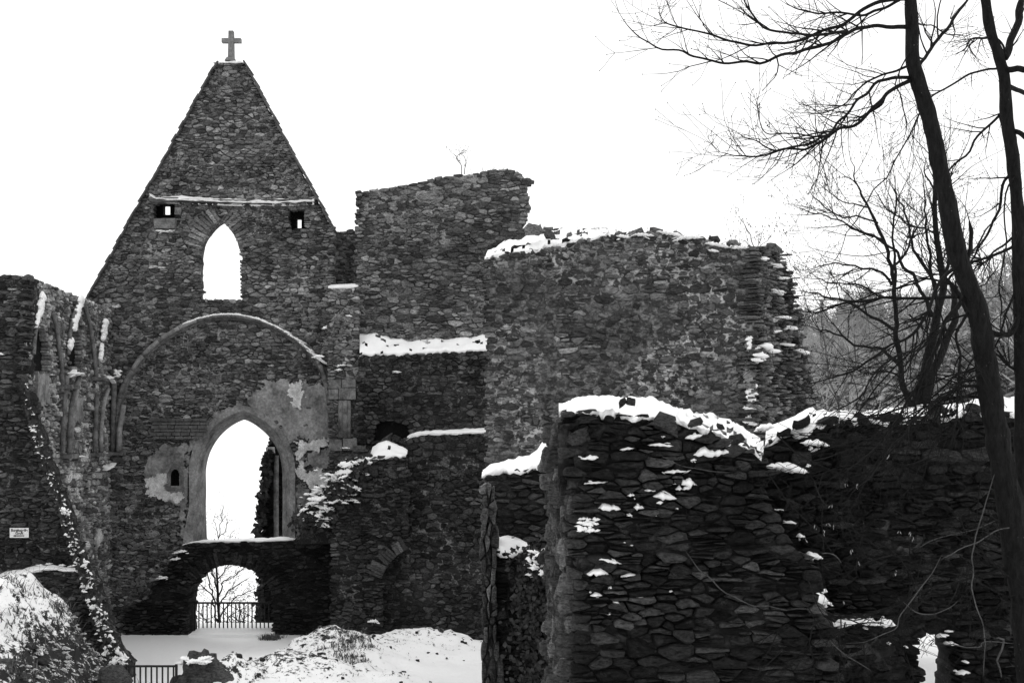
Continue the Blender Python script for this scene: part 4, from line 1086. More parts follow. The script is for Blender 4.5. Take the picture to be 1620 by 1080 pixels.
dabs(sb, ap, [T(690, 196, 85, 14), T(565, 210, 50, 10), T(428, 243, 60, 18), T(447, 335, 70, 10), T(745, 294, 80, 12), T(785, 335, 70, 30), T(580, 380, 25, 14), T(500, 425, 75, 28), T(610, 425, 35, 18), T(650, 362, 40, 12), T(705, 385, 80, 26),
              T(575, 455, 20, 8), T(665, 456, 20, 8), T(490, 620, 100, 14), T(455, 665, 70, 28), T(570, 676, 50, 8), T(508, 722, 20, 10), T(452, 748, 40, 16), T(530, 776, 30, 7), T(610, 757, 30, 5), T(728, 735, 12, 6), T(498, 818, 16, 6), T(555, 555, 10, 4), T(583, 566, 10, 4),
              T(870, 222, 110, 36), T(820, 165, 70, 20), T(700, 165, 14, 6), T(810, 250, 20, 10), T(750, 430, 12, 5), T(655, 515, 10, 4)], .07, 40)
for i in range(40): blob(sb, ap.w(*ap.uv(rs(914, 944), rs(815, 842)), 0.1), ap.U, ap.N, rs(.015, .06), .05, rs(.01, .03), i + 1300)
snow_obj(sb, 'thick snow and small snow patches on the massive near pier')

# ------------------------------------------------------------------ dark right wall
wp = front(16.0)
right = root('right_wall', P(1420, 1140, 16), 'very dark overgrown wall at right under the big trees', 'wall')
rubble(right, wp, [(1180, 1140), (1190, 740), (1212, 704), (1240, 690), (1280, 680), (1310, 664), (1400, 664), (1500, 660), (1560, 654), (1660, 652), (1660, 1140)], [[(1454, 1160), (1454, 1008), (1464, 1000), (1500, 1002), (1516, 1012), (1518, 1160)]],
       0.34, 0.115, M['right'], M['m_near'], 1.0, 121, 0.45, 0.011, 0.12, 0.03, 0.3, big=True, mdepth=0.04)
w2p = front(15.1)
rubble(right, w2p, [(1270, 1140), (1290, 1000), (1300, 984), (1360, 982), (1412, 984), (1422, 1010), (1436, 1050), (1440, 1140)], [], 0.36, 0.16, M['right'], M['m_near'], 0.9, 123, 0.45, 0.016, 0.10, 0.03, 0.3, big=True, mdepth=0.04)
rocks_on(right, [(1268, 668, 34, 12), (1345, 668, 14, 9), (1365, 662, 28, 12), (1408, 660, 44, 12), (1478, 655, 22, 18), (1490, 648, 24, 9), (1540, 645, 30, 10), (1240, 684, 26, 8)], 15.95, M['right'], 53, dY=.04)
sb = MB()
snow_strip(sb, [(1210, 706), (1240, 690), (1280, 682), (1300, 676), (1320, 668), (1400, 668), (1460, 664), (1500, 662), (1560, 655), (1650, 654)], 15.92, [(1212, 680), (1260, 658), (1300, 652), (1400, 650), (1440, 648), (1500, 644), (1560, 632), (1650, 638)], 17.0, 0.04, 0.05, 0.03, 0.40, 91, 0.9, 12, under=(right, M['m_near']))
T2 = lambda cx, cy, w_, h_=None: (1180 + cx / 2.25, 600 + cy / 2.25, w_ / 2.25) + ((h_ / 2.25,) if h_ else ())
dabs(sb, wp, [T2(145, 505, 40, 9), T2(185, 552, 25, 16), T2(230, 622, 60, 34), T2(140, 312, 130, 36), T2(235, 225, 90, 26), T2(110, 460, 25, 4), T2(60, 170, 60, 26), T2(15, 255, 50, 20)], .16, 60)
dabs(sb, w2p, [T2(250, 775, 60, 50), T2(258, 790, 70, 14), T2(240, 942, 44, 14), T2(288, 1018, 36, 10), T2(350, 860, 110, 20), T2(430, 858, 90, 24), T2(490, 862, 60, 30), T2(500, 932, 12, 6), T2(560, 945, 12, 6)], .10, 61)
dabs(sb, wp, [T2(690, 905, 40, 9), T2(720, 935, 50, 9), T2(712, 890, 24, 6), T2(770, 998, 20, 10), T2(760, 1035, 40, 14)], .10, 62)
snow_obj(sb, 'snow cap and ledge snow on the dark right wall')

# ------------------------------------------------------------------ boulder by the iron gate
bo = root('boulder', P(315, 1100, 31.4), 'dark boulder capped with snow beside the low iron gate', 'rock')
def lump(name, c, sx, sy, sz, seed, mat, parent, sub=3, amp=0.3):
    import bmesh
    bm = bmesh.new(); bmesh.ops.create_icosphere(bm, subdivisions=sub, radius=1)
    for v in bm.verts:
        k = 1 + amp * noise.noise(v.co * 1.3 + Vector((seed, 0, 0))) + amp * .5 * noise.noise(v.co * 3.1 + Vector((0, seed, 0)))
        v.co = Vector((v.co.x * sx, v.co.y * sy, v.co.z * sz)) * k
    V = [v.co + c for v in bm.verts]; Fc = [tuple(v.index for v in f.verts) for f in bm.faces]; bm.free()
    return mesh_obj(name, V, Fc, mat, parent, tones=[0.5] * len(V))
lump('rock', P(316, 1078, 31.4), 0.55, 0.5, 0.52, 8, M['stub'], bo, 4, .75)
sb = MB()
for i in range(16): blob(sb, P(rs(284, 330), 1046 + rs(-5, 5), rs(31.0, 31.6)), Vector((1, 0, 0)), Vector((0, -1, 0)), rs(.12, .3), .25, rs(.04, .09), i + 50)
snow_obj(sb, 'snow cap on the boulder beside the low iron gate')
for i, (x, y, sx) in enumerate(((180, 1062, .38), (100, 1074, .3))):
    o = lump('boulder', P(x, y + 14, 30.5 if i else 30.9), sx, .4, .32, 20 + i, M['stub'], None); set_tag(o, ('squat dark boulder at the foot of the ivy covered wall', 'dark boulder half buried in the left snow bank')[i], 'rock')

# loose stones lying in the snow banks
rnd = random.Random(91); pv = MB()
for i in range(420):
    x, y = rnd.uniform(-7.2, -0.2), rnd.uniform(31, 42); z = ground_z(x, y)
    if z < 0.22 or noise.noise(Vector((x * .9, y * .9, 4))) < rnd.uniform(-.35, .3): continue
    s = rnd.uniform(.02, .07) * (1.6 if rnd.random() < .08 else 1); n_ = 6; V = []
    for fr, zz in ((1, -.4), (.8, .55)):
        for k in range(n_): a = 6.283 * k / n_; r = s * fr * rnd.uniform(.7, 1.2); V.append(Vector((x + math.cos(a) * r, y + math.sin(a) * r, z + s * zz + rnd.uniform(-.2, .2) * s)))
    pv.add(V, [tuple(range(n_, 2 * n_))] + [(k, (k + 1) % n_, n_ + (k + 1) % n_, n_ + k) for k in range(n_)])
set_tag(pv.build('loose_stones', M['m_step']), 'loose dark stones scattered over the courtyard snow mound', 'stones', kind='stuff')
names = ('flat dark rock high on the left snow bank', 'broad dark rock in the middle of the left snow bank', 'dark rock low on the left snow bank at picture edge', 'small dark rock on the right flank of left snow bank', 'pointed dark rock at the foot of left snow bank')
for i, (px, py, sx, sz) in enumerate(((50, 1020, .13, .08), (62, 1045, .22, .08), (12, 1046, .22, .09), (96, 1036, .1, .07), (36, 1068, .15, .08))):
    Yk = 30.0
    for _ in range(40):
        q = P(px, py, Yk)
        if q.z > ground_z(q.x, q.y): break
        Yk -= 0.08
    Yk = 26.0
    while Yk < 34 and P(px, py, Yk).z > ground_z(P(px, py, Yk).x, Yk): Yk += 0.05
    set_tag(lump('rock', P(px, py, Yk) + Vector((0, 0, -.02)), sx, .25, sz, 50 + i, M['stub'], None, 2, .5), names[i], 'rock')

# ------------------------------------------------------------------ trees
def smooth3(pts, k=4): return [Vector(p) for p in spline([tuple(p) for p in pts], k)]
def twig_from(mb, p, d, L, r, depth, rnd, up=0.15, Nmax=7, budr=0):
    n = max(3, int(5 + 3 * L)); q = Vector(p); d = d.normalized(); pts = [q.copy()]; rad = [r]
    for i in range(n):
        d = (d + Vector((rnd.gauss(0, .11), rnd.gauss(0, .11), rnd.gauss(0, .09) + up * .25))).normalized()
        q = q + d * (L / n); pts.append(q.copy()); rad.append(max(r * (1 - 0.75 * (i + 1) / n), 0.0016))
    mb.tube(pts, rad, 4 if r < 0.012 else 5, False)
    if depth > 0:
        k = rnd.randint(2, Nmax)
        for _ in range(k):
            i = rnd.randint(1, n - 1); t = (pts[i + 1] - pts[i]).normalized(); s = t.orthogonal().normalized(); a = rnd.uniform(0, 6.28)
            s = s * math.cos(a) + t.cross(s) * math.sin(a); nd = t * rnd.uniform(.5, 1.0) + s * rnd.uniform(.5, .9)
            twig_from(mb, pts[i], nd, L * rnd.uniform(.25, .55), max(rad[i] * .6, .0018), depth - 1, rnd, up, max(2, Nmax - 2), budr)
    if budr and r < 0.008:
        e = pts[-1]; b = budr
        mb.add([e + Vector((b, 0, 0)), e + Vector((-b, 0, 0)), e + Vector((0, b, 0)), e + Vector((0, -b, 0)), e + Vector((0, 0, b * 1.5)), e + Vector((0, 0, -b * 1.5))],
               [(0, 2, 4), (2, 1, 4), (1, 3, 4), (3, 0, 4), (2, 0, 5), (1, 2, 5), (3, 1, 5), (0, 3, 5)])
class Tree:
    def __init__(s, name, base, label, cat, Y, mat, seed, group=None):
        s.o = root(name, base, label, cat, group); s.Y = Y; s.mat = mat; s.tw = MB(); s.rnd = random.Random(seed)
    def limb(s, px, r0, r1, dy=0.0, name='branch', twigs=0, tl=0.5, dY0=0.0, up=0.1, wob=0.25, depth=1, sides=7, lo=0.15, mat=None, bud=0.0042):
        """px polyline at the tree's own depth; dy drifts along it; radii in photo pixels"""
        n = len(px); pts = []
        for i, (x, y) in enumerate(px):
            t = i / max(1, n - 1); pts.append(P(x, y, s.Y + dY0 + dy * t + (wob * noise.noise(Vector((x * .011, y * .011, s.Y))) if 0 < i else 0)))
        c = smooth3(pts, 14 if name == 'trunk' and s.Y < 15 else 4); m = len(c); k = s.Y / F * (0.9 if name == 'trunk' else 1)
        if name != 'trunk':
            for i in range(1, m): c[i] = c[i] + Vector((noise.noise(c[i] * 5.1), 0, noise.noise(c[i] * 5.1 + Vector((9, 0, 0))))) * (0.0028 * s.Y * min(1, i / 4))
        rad = [k * (r0 + (r1 * 1.25 - r0) * (i / (m - 1)) ** 0.75) * (1 + 0.10 * noise.noise(c[i] * 3.0)) for i in range(m)]
        if name != 'trunk':
            for i in range(m):
                rad[i] *= min(1, 0.3 + 0.7 * (1 - i / (m - 1)) / 0.2)
                if mat is not None: rad[i] *= 0.7 * min(1, 0.3 + 0.7 * (i / (m - 1)) / 0.25)
        mb = MB(); mb.tube(c, rad, sides)
        if name == 'trunk' and s.Y < 15:
            vv = []
            for i in range(m):
                for q in range(sides):
                    w_ = Vector(mb.v[i * sides + q]); vv.append(tuple(c[i] + (w_ - c[i]) * (1 + .22 * noise.noise(Vector((w_.x * 22, w_.y * 22, w_.z * 5))))))
            mb.v = vv
        mb.build(name, mat or s.mat, s.o, True)
        if name != 'trunk': twig_from(s.tw, c[-1], c[-1] - c[-2], tl * .6, max(.002, rad[-1]), 1, s.rnd, up, 4, bud)
        for _ in range(int(twigs * 0.8)):
            i = int(s.rnd.uniform(lo, 0.98) * (m - 1)); i = min(i, m - 2); t = (c[i + 1] - c[i]).normalized(); q = t.orthogonal().normalized(); a = s.rnd.uniform(0, 6.28)
            q = q * math.cos(a) + t.cross(q) * math.sin(a)
            q.y *= .7
            twig_from(s.tw, c[i], t * s.rnd.uniform(.5, 1.1) + q * s.rnd.uniform(.4, .9), tl * s.rnd.uniform(.35, 1.6), max(.0022, min(rad[i] * .55, .009)), depth, s.rnd, up, 4, bud)
        return c
    def done(s, mat=None):
        if s.tw.v: set_tag(s.tw.build('twigs', mat or s.mat, s.o), kind='stuff')
A_ = lambda L: [(960 + x / 2.4545, y / 2.4545) for x, y in L]
C_ = lambda L: [(1220 + x / 2.8425, 300 + y / 2.8425) for x, y in L]
W_ = lambda L: [(1180 + x / 2.25, 600 + y / 2.25) for x, y in L]

ta = Tree('bare_tree', P(1636, 1160, 12), 'big dark leaning tree trunk in front of the right wall', 'tree', 12.0, M['bark_specked'], 5)
ta.limb([(1437, -60), (1440, 0), (1443, 49), (1446, 102), (1459, 151), (1475, 204), (1486, 261), (1498, 318), (1510, 387), (1526, 436), (1545, 486), (1556, 546), (1564, 602), (1571, 650), (1580, 700), (1594, 778), (1607, 867), (1619, 955), (1632, 1080), (1638, 1180)], 8.5, 19, 0, 'trunk', wob=0.0, sides=18)
ta.limb(A_([(1185, 108), (1110, 95), (1050, 97), (980, 115), (930, 140), (870, 165), (800, 185), (740, 203), (690, 213), (630, 232), (560, 245), (480, 240), (410, 230), (350, 217), (290, 205), (220, 190), (150, 155), (90, 110), (50, 65), (28, 15)]), 3.6, 0.7, -1.6, twigs=34, tl=.42, up=.2)
ta.limb(A_([(1180, -4), (1080, 5), (1000, 35), (940, 75), (880, 105), (800, 140), (740, 158), (680, 167), (600, 172), (520, 168), (440, 148), (380, 130), (325, 115), (260, 100), (220, 80), (205, 50), (212, 15)]), 3.4, 0.7, -1.0, twigs=34, tl=.42, up=.2)
ta.limb(A_([(1178, -20), (1100, 20), (1020, 47), (960, 60), (880, 60), (820, 53), (760, 45), (710, 20), (685, -5)]), 2.8, 0.8, 1.0, twigs=22, tl=.4, up=.2)
ta.limb(A_([(930, 122), (870, 130), (800, 140), (740, 133), (660, 118), (610, 95), (570, 65), (545, 35), (530, 0), (520, -40)]), 2.4, 1.0, -0.6, dY0=-0.6, twigs=16, tl=.38, up=.2, wob=.1)
ta.limb(A_([(1180, 312), (1100, 355), (1060, 400), (1020, 440), (960, 480), (900, 505), (850, 530), (790, 570), (720, 580), (660, 592), (600, 600), (540, 603), (490, 605), (430, 590), (380, 605)]), 3.6, 0.6, -0.8, twigs=42, tl=.42, up=.12)
ta.limb(A_([(1175, 302), (1090, 310), (1030, 340), (980, 390), (950, 430), (900, 480), (850, 525), (800, 550), (730, 572), (680, 582), (620, 570), (570, 540), (510, 510), (440, 490)]), 3.0, 0.6, -1.3, twigs=42, tl=.42, up=.2)
ta.limb(A_([(1175, 255), (1110, 280), (1060, 300), (1000, 325), (950, 370), (900, 420), (830, 440), (770, 440)]), 2.2, 0.6, 0.6, twigs=26, tl=.4, up=.1)
ta.limb(A_([(870, 520), (820, 530), (760, 525), (690, 520), (620, 515), (590, 470), (570, 400)]), 1.5, .5, -.5, dY0=-.6, twigs=16, tl=.3, up=.3, wob=.1)
ta.limb(A_([(1080, 375), (1060, 410), (1020, 440), (960, 480)]), 2.4, 1.6, .2, dY0=-.2, twigs=6, wob=.05)
ta.limb(A_([(1212, 255), (1260, 190), (1320, 110), (1370, 40), (1420, -30)]), 3.0, 2.0, .8, twigs=10, tl=.5, wob=.05)
ta.limb(A_([(1190, 85), (1260, 110), (1330, 130), (1400, 140), (1440, 135)]), 1.2, .6, .8, twigs=14, tl=.35, wob=.05)
ta.limb(A_([(1200, 160), (1150, 245), (1130, 330), (1150, 400), (1160, 480), (1150, 560)]), 1.4, .6, -.6, twigs=14, tl=.4, up=-.2)
ta.limb(C_([(845, 482), (700, 490), (560, 487), (430, 500), (320, 515), (200, 545), (110, 545)]), 3.0, 1.0, 1.0, twigs=20, tl=.5, wob=.1)
ta.limb(C_([(850, 345), (780, 380), (740, 460), (700, 540), (640, 640), (570, 695), (480, 740), (400, 800), (300, 840), (200, 860), (100, 890)]), 3.6, .8, -.8, twigs=30, tl=.5, up=-.1, wob=.1)
ta.limb(C_([(870, 480), (800, 580), (760, 680), (700, 800), (650, 900), (600, 1000), (540, 1080), (470, 1150), (380, 1230), (280, 1290)]), 4.0, .8, -.6, twigs=34, tl=.6, up=-.15, wob=.1)
ta.limb(C_([(885, 550), (840, 650), (850, 760), (840, 860), (830, 1000), (815, 1100), (790, 1200)]), 2.6, 1.0, -.5, twigs=20, tl=.5, up=-.2, wob=.1)
ta.limb(C_([(860, 500), (760, 640), (650, 720), (520, 770), (430, 880), (330, 970), (200, 1060)]), 2.2, .7, -1.2, twigs=24, tl=.5, up=-.1, wob=.1)
ta.limb(C_([(840, 440), (700, 400), (600, 430), (480, 470), (380, 500), (260, 520)]), 2.0, .7, .8, twigs=20, tl=.45, wob=.1)
ta.limb(C_([(880, 330), (892, 260), (892, 200), (890, 130)]), 3.2, 2.6, .1, twigs=3, wob=0)
for i in range(9):
    y0 = ta.rnd.uniform(440, 640); x0 = lin([(436, 1526), (486, 1545), (546, 1556), (602, 1564), (650, 1571)], y0); x3 = ta.rnd.uniform(1240, 1470); y3 = ta.rnd.uniform(600, 820)
    ta.limb([(x0, y0), (x0 - .25 * (x0 - x3), y0 + (y3 - y0) * .12 - ta.rnd.uniform(-10, 25)), (x0 - .55 * (x0 - x3), y0 + (y3 - y0) * .42), (x0 - .8 * (x0 - x3), y0 + (y3 - y0) * .75), (x3, y3)], ta.rnd.uniform(1.4, 3.0), .7, ta.rnd.uniform(-1, 1), twigs=16, tl=.5, up=-.15, wob=.15)
pale = M['twig_pale']
ta.limb(W_([(960, 660), (820, 700), (680, 740), (560, 790), (480, 830), (420, 850), (300, 850)]), 2.0, .8, -.4, twigs=10, tl=.4, up=-.1, wob=.1)
ta.limb(W_([(950, 480), (820, 530), (700, 560), (600, 600)]), 1.4, .6, .3, twigs=12, tl=.4, mat=pale, up=-.1)
ta.limb(W_([(985, 780), (900, 760), (760, 700), (640, 670), (500, 610), (420, 560)]), 1.4, .6, -.6, twigs=18, tl=.45, up=-.2)
ta.limb(W_([(990, 520), (920, 530), (880, 550), (780, 600), (690, 645)]), 2.0, .8, -.5, twigs=4, tl=.3, mat=pale)
ta.limb(W_([(900, 300), (850, 430), (810, 590), (805, 700), (820, 800), (845, 900), (850, 1060)]), 1.8, 1.0, -.6, twigs=8, tl=.4, mat=pale, up=-.2)
ta.limb(W_([(960, 940), (860, 930), (820, 950), (740, 945), (690, 930)]), 1.8, .9, -.7, twigs=6, tl=.3, mat=pale)
ta.limb(W_([(910, 1060), (895, 1000), (915, 930), (890, 920)]), 2.2, 1.6, -.7, dY0=-.3, twigs=2, tl=.3, mat=pale)
ta.limb(W_([(700, 620), (640, 720), (560, 830), (520, 890), (450, 930), (360, 940)]), 1.5, .7, -.4, dY0=-.4, twigs=10, tl=.35, mat=pale)
ta.limb(W_([(560, 790), (620, 835), (700, 830), (760, 780)]), 1.3, .7, .2, dY0=-.3, twigs=3, tl=.3, mat=pale)
ta.limb(W_([(270, 620), (310, 625), (335, 660)]), 1.2, .7, 0, dY0=-.3, mat=pale)
ta.limb(W_([(300, 930), (340, 970), (400, 1010), (440, 1035)]), 1.3, .7, 0, dY0=-.3, mat=pale)
ta.limb([(1085, 872), (1105, 900), (1130, 925), (1165, 945), (1205, 957), (1260, 962), (1320, 962)], 1.4, 1.0, .3, dY0=.5, twigs=2, tl=.25, mat=pale, wob=.02)
ta.limb([(1045, 720), (1075, 735), (1110, 742), (1160, 745)], .9, .6, .2, dY0=.5, twigs=3, tl=.25, mat=pale, wob=.02)
for i in range(46):
    x = ta.rnd.uniform(1215, 1600); y = ta.rnd.uniform(680, 1060); L = ta.rnd.uniform(60, 190); a = ta.rnd.choice((ta.rnd.gauss(2.6, .3), ta.rnd.gauss(.5, .3), ta.rnd.gauss(1.6, .3)))
    pts = [P(x + math.cos(a) * L * t + 14 * noise.noise(Vector((i, t * 2, 0))), y + math.sin(a) * L * t + 16 * noise.noise(Vector((i, t * 2, 5))), 12.2 + 1.2 * noise.noise(Vector((i * .7, t, 9)))) for t in np.linspace(0, 1, 9)]
    ta.tw.tube(pts, [.0065 * (1 - .75 * t) for t in np.linspace(0, 1, 9)], 4, False)
    for q in pts[2::2]: twig_from(ta.tw, q, Vector((math.cos(a) + ta.rnd.gauss(0, .6), ta.rnd.gauss(0, .3), -math.sin(a) + ta.rnd.gauss(0, .6))), ta.rnd.uniform(.12, .4), .003, 1, ta.rnd, -.2, 3)
ta.done()
sk = MB(); rnd = random.Random(77)
for (x, y) in W_([(508, 268), (357, 372), (395, 375), (305, 440), (245, 522), (293, 506), (278, 540), (590, 545), (595, 560), (373, 605), (400, 650), (535, 682), (215, 570), (545, 535), (345, 790), (310, 520)]):
    for k in range(3):
        c = P(x + rnd.uniform(-2, 2), y + rnd.uniform(-3, 3), 11.6); a = rnd.uniform(-.6, .6); L = rnd.uniform(.018, .036); d = Vector((math.sin(a), rnd.uniform(-.3, .3), -math.cos(a))); s = d.orthogonal().normalized() * L * .22
        sk.add([c, c + d * L * .5 + s, c + d * L, c + d * L * .5 - s], [(0, 1, 2, 3)])
set_tag(sk.build('seed_keys', M['seed'], ta.o), kind='stuff')

tb = Tree('bare_tree', P(1619, 1160, 13), 'dark upright tree trunk cut by the right picture edge', 'tree', 13.0, M['bark_specked'], 15)
tb.limb([(1552, -50), (1559, 0), (1567, 49), (1583, 98), (1590, 134), (1592, 179), (1600, 236), (1608, 306), (1612, 387), (1613, 440), (1615, 520), (1617, 600), (1617, 680), (1620, 800), (1624, 960), (1628, 1180)], 7, 12, 0, 'trunk', wob=0, sides=18)
tb.limb(A_([(1545, 225), (1570, 170), (1590, 110), (1600, 40), (1612, -40)]), 6, 5, .3, wob=0, sides=8, twigs=4)
tb.limb(A_([(1555, 270), (1590, 275), (1640, 280)]), 5, 4, -.3, wob=0)
tb.limb(A_([(1560, 335), (1600, 350), (1650, 385)]), 4, 3, .3, wob=0)
tb.limb(A_([(1580, 510), (1610, 525), (1650, 550)]), 4, 3, -.2, wob=0)
tb.limb(A_([(1540, 258), (1500, 265), (1420, 285), (1350, 320), (1290, 360), (1250, 390), (1210, 440), (1170, 530), (1100, 660), (1020, 770), (950, 880), (890, 1000), (860, 1080)]), 2.0, .7, 1.2, twigs=24, tl=.5, wob=.1)
tb.limb(A_([(1552, 425), (1520, 450), (1460, 510), (1400, 580), (1330, 660), (1290, 720)]), 2.6, 1.2, .5, twigs=14, tl=.45, wob=.1)
tb.limb(A_([(1502, 145), (1440, 148), (1410, 155), (1385, 190), (1340, 210)]), 2.2, .6, -.4, twigs=14, tl=.3)
tb.limb(A_([(1530, 220), (1540, 180), (1520, 150), (1490, 140)]), 2.2, 1.2, .1, wob=0)
tb.limb(C_([(1120, 540), (1105, 600), (1075, 645), (1020, 655), (960, 625), (900, 565), (850, 490), (810, 420), (770, 380)]), 4.6, 3.0, -.6, twigs=6, tl=.4, wob=.03)
tb.limb(C_([(1095, 250), (1000, 300), (900, 335), (800, 375), (700, 395), (600, 425), (470, 470)]), 2.6, .8, .8, twigs=26, tl=.5, wob=.1)
tb.limb(C_([(1098, -95), (1050, -30), (1020, 90), (980, 200), (930, 290), (890, 340)]), 2.6, 1.4, .3, twigs=8, tl=.4, wob=.05)
tb.limb(C_([(1090, 210), (1020, 270), (960, 330), (905, 350)]), 2.0, 1.0, .3, twigs=10, tl=.4, wob=.05)
tb.limb(C_([(1095, 460), (1040, 600), (1010, 700), (970, 790), (900, 900)]), 2.0, .9, -.5, twigs=14, tl=.5, up=-.2, wob=.1)
tb.limb(C_([(1100, 810), (1040, 770), (990, 720), (930, 660)]), 2.4, 1.0, -.3, twigs=10, tl=.4, wob=.1)
tb.limb(C_([(1103, -70), (1070, -10), (1055, 120), (1060, 260), (1030, 420), (1035, 560), (1025, 660)]), 1.6, .9, -.4, twigs=14, tl=.4, up=-.2, wob=.1)
tb.done()

tc = Tree('bare_tree', P(1445, 760, 21), 'forked bare tree with many stems just behind the right wall', 'tree', 21.0, M['bark'], 25)
tc.limb(C_([(600, 1220), (640, 1010), (690, 830), (730, 650), (750, 540), (775, 440), (762, 330), (742, 200), (735, 60), (742, -60), (730, -200)]), 11, 2.5, .5, 'trunk', wob=.2, sides=9, twigs=30, tl=1.0, lo=.5, bud=.008)
tc.limb(C_([(690, 1000), (720, 830), (800, 660), (825, 540), (800, 430)]), 7, 4, -.5, wob=.1, twigs=4)
for L, r0, r1, dy in (([(640, 1010), (600, 890), (585, 780), (565, 640), (552, 500), (540, 350), (510, 230), (480, 150), (440, 80), (400, 0), (370, -80), (350, -180)], 7, 1.2, .8),
                      ([(725, 570), (690, 480), (640, 400), (590, 330), (550, 270), (500, 235), (440, 200), (380, 180), (300, 165), (200, 180)], 4.5, .8, -1.2),
                      ([(556, 630), (470, 580), (400, 540), (330, 500), (250, 475), (170, 460), (100, 455)], 3.6, .8, -1.0),
                      ([(542, 430), (500, 380), (430, 355), (380, 345), (310, 330), (220, 350), (150, 360)], 3.2, .7, .8),
                      ([(745, 440), (690, 340), (650, 270), (620, 210), (600, 100), (560, 20), (520, -40)], 4, 1.0, 1.0),
                      ([(578, 780), (500, 720), (400, 705), (340, 680), (280, 640), (220, 625), (150, 600)], 3.8, .8, -.8),
                      ([(770, 420), (800, 300), (780, 150), (750, 50), (700, -60), (690, -150)], 4, 1.0, -.6),
                      ([(750, 540), (720, 380), (700, 200), (690, 60), (680, -80)], 4, 1.0, .6),
                      ([(550, 490), (500, 480), (420, 440), (330, 420), (230, 410), (140, 400)], 2.6, .7, .5),
                      ([(540, 350), (600, 300), (630, 220), (660, 200), (740, 190)], 3, .8, .3),
                      ([(550, 470), (560, 330), (545, 200), (560, 60), (550, -60)], 3.5, 1, -.4),
                      ([(510, 230), (400, 190), (300, 130), (200, 110), (100, 70)], 2.4, .7, .6),
                      ([(480, 150), (400, 130), (300, 120), (230, 60), (180, 10)], 2.0, .7, -.6),
                      ([(440, 80), (360, 60), (280, 30), (210, -20)], 1.8, .6, .6),
                      ([(740, 200), (660, 170), (580, 130), (500, 60), (450, -20)], 2.2, .7, -.8),
                      ([(735, 60), (800, -40), (830, -120)], 2.2, .7, .3),
                      ([(620, 560), (700, 640), (780, 700)], 2, .8, .3),
                      ([(600, 860), (520, 820), (430, 830), (350, 810), (270, 790)], 2.2, .6, -.6),
                      ([(775, 440), (850, 330), (920, 250), (1000, 130), (1050, 60)], 3, .8, .6),
                      ([(800, 560), (880, 470), (960, 420), (1040, 300)], 2.4, .8, .6)):
    tc.limb(C_(L), r0 * .8, r1 * .8, dy, wob=.3, twigs=10, tl=.9, depth=2, up=.15, bud=.008)
tc.done()
td = Tree('bare_tree', P(1300, 720, 26), 'thin bare tree beside the broken end of the middle wall', 'tree', 26.0, M['bark_far'], 35)
td.limb(C_([(330, 1120), (300, 950), (260, 850), (250, 740), (230, 640)]), 2.4, 1, .4, 'trunk', twigs=16, tl=.9, depth=2)
td.limb(C_([(300, 960), (360, 860), (380, 760), (370, 660)]), 1.8, .8, .4, twigs=12, tl=.8, depth=2)
td.limb(C_([(430, 1130), (420, 1000), (450, 900), (490, 800)]), 1.8, .8, -.4, twigs=12, tl=.8, depth=2)
td.done()
te = Tree('bare_tree', P(348, 1020, 51), 'bare forked tree seen through the round gate arch', 'tree', 51.0, M['bark'], 45)
G_ = lambda L: [(180 + x / 5.4, 880 + y / 5.4) for x, y in L]
te.limb(G_([(915, 760), (910, 640), (900, 520), (890, 400), (888, 280), (880, 140), (870, 0), (860, -150)]), 3.4, 1.2, 0, 'trunk', wob=.1, twigs=10, tl=1.2, lo=.4)
for L, r0, r1 in (([(905, 600), (860, 470), (845, 350), (820, 240), (800, 170), (770, 60)], 1.8, .7), ([(890, 420), (830, 320), (780, 270), (720, 240)], 1.4, .5), ([(900, 620), (840, 580), (760, 520), (690, 440)], 1.3, .5),
                  ([(890, 340), (940, 240), (1000, 170), (1080, 120), (1180, 90)], 1.4, .5), ([(900, 420), (960, 300), (1060, 240), (1180, 160)], 1.3, .5), ([(905, 520), (960, 440), (1060, 340), (1250, 260)], 1.4, .5),
                  ([(888, 300), (850, 150), (840, 40)], 1.6, .8), ([(910, 640), (1000, 520), (1090, 560), (1200, 540)], 1.0, .5), ([(890, 640), (800, 560), (700, 560)], 1.4, .6), ([(880, 200), (960, 100), (1010, 20)], 1.2, .5)):
    te.limb(G_(L), r0, r1, rs(-.6, .6), wob=.2, twigs=9, tl=1.0, depth=1, bud=.02)
te.done()
bs = Tree('shrub', P(400, 1012, 50), 'low thorny shrub behind the railing in the gate arch', 'shrub', 50.0, M['bark'], 46)
for i in range(14): bs.limb([(rs(360, 415), 1012), (rs(345, 420), rs(985, 1000)), (rs(330, 425), rs(945, 985))], .8, .4, rs(-.5, .5), name='stem', twigs=7, tl=.7, bud=.02)
bs.done()
def sapling(label, base, Y, limbs, mat=M['bark_far'], seed=0, tl=.4):
    t = Tree('sapling', P(*base, Y), label, 'sapling', Y, mat, seed)
    for L, r0 in limbs: t.limb(L, r0, .35, rs(-.2, .2), name='stem', twigs=5, tl=tl, wob=.05, bud=.012)
    t.done()
sapling('slender leafless sapling standing in the pointed portal', (346, 858), 47.0, [([(344, 858), (350, 835), (353, 815), (351, 790)], .9), ([(346, 850), (356, 838), (360, 826), (356, 818)], .7), ([(345, 850), (341, 830), (339, 822)], .6), ([(360, 858), (368, 842), (372, 835)], .5), ([(326, 858), (322, 845), (322, 830), (325, 812)], .6), ([(330, 856), (322, 840), (321, 828)], .6)], seed=1, tl=.5)
sapling('tiny bare sapling on top of the high wall', (733, 275), 44.6, [([(731, 277), (728, 262), (722, 250), (716, 243)], .9), ([(735, 276), (734, 262), (733, 250), (730, 243)], .8), ([(722, 252), (727, 244), (731, 240)], .6)], seed=2, tl=.35)
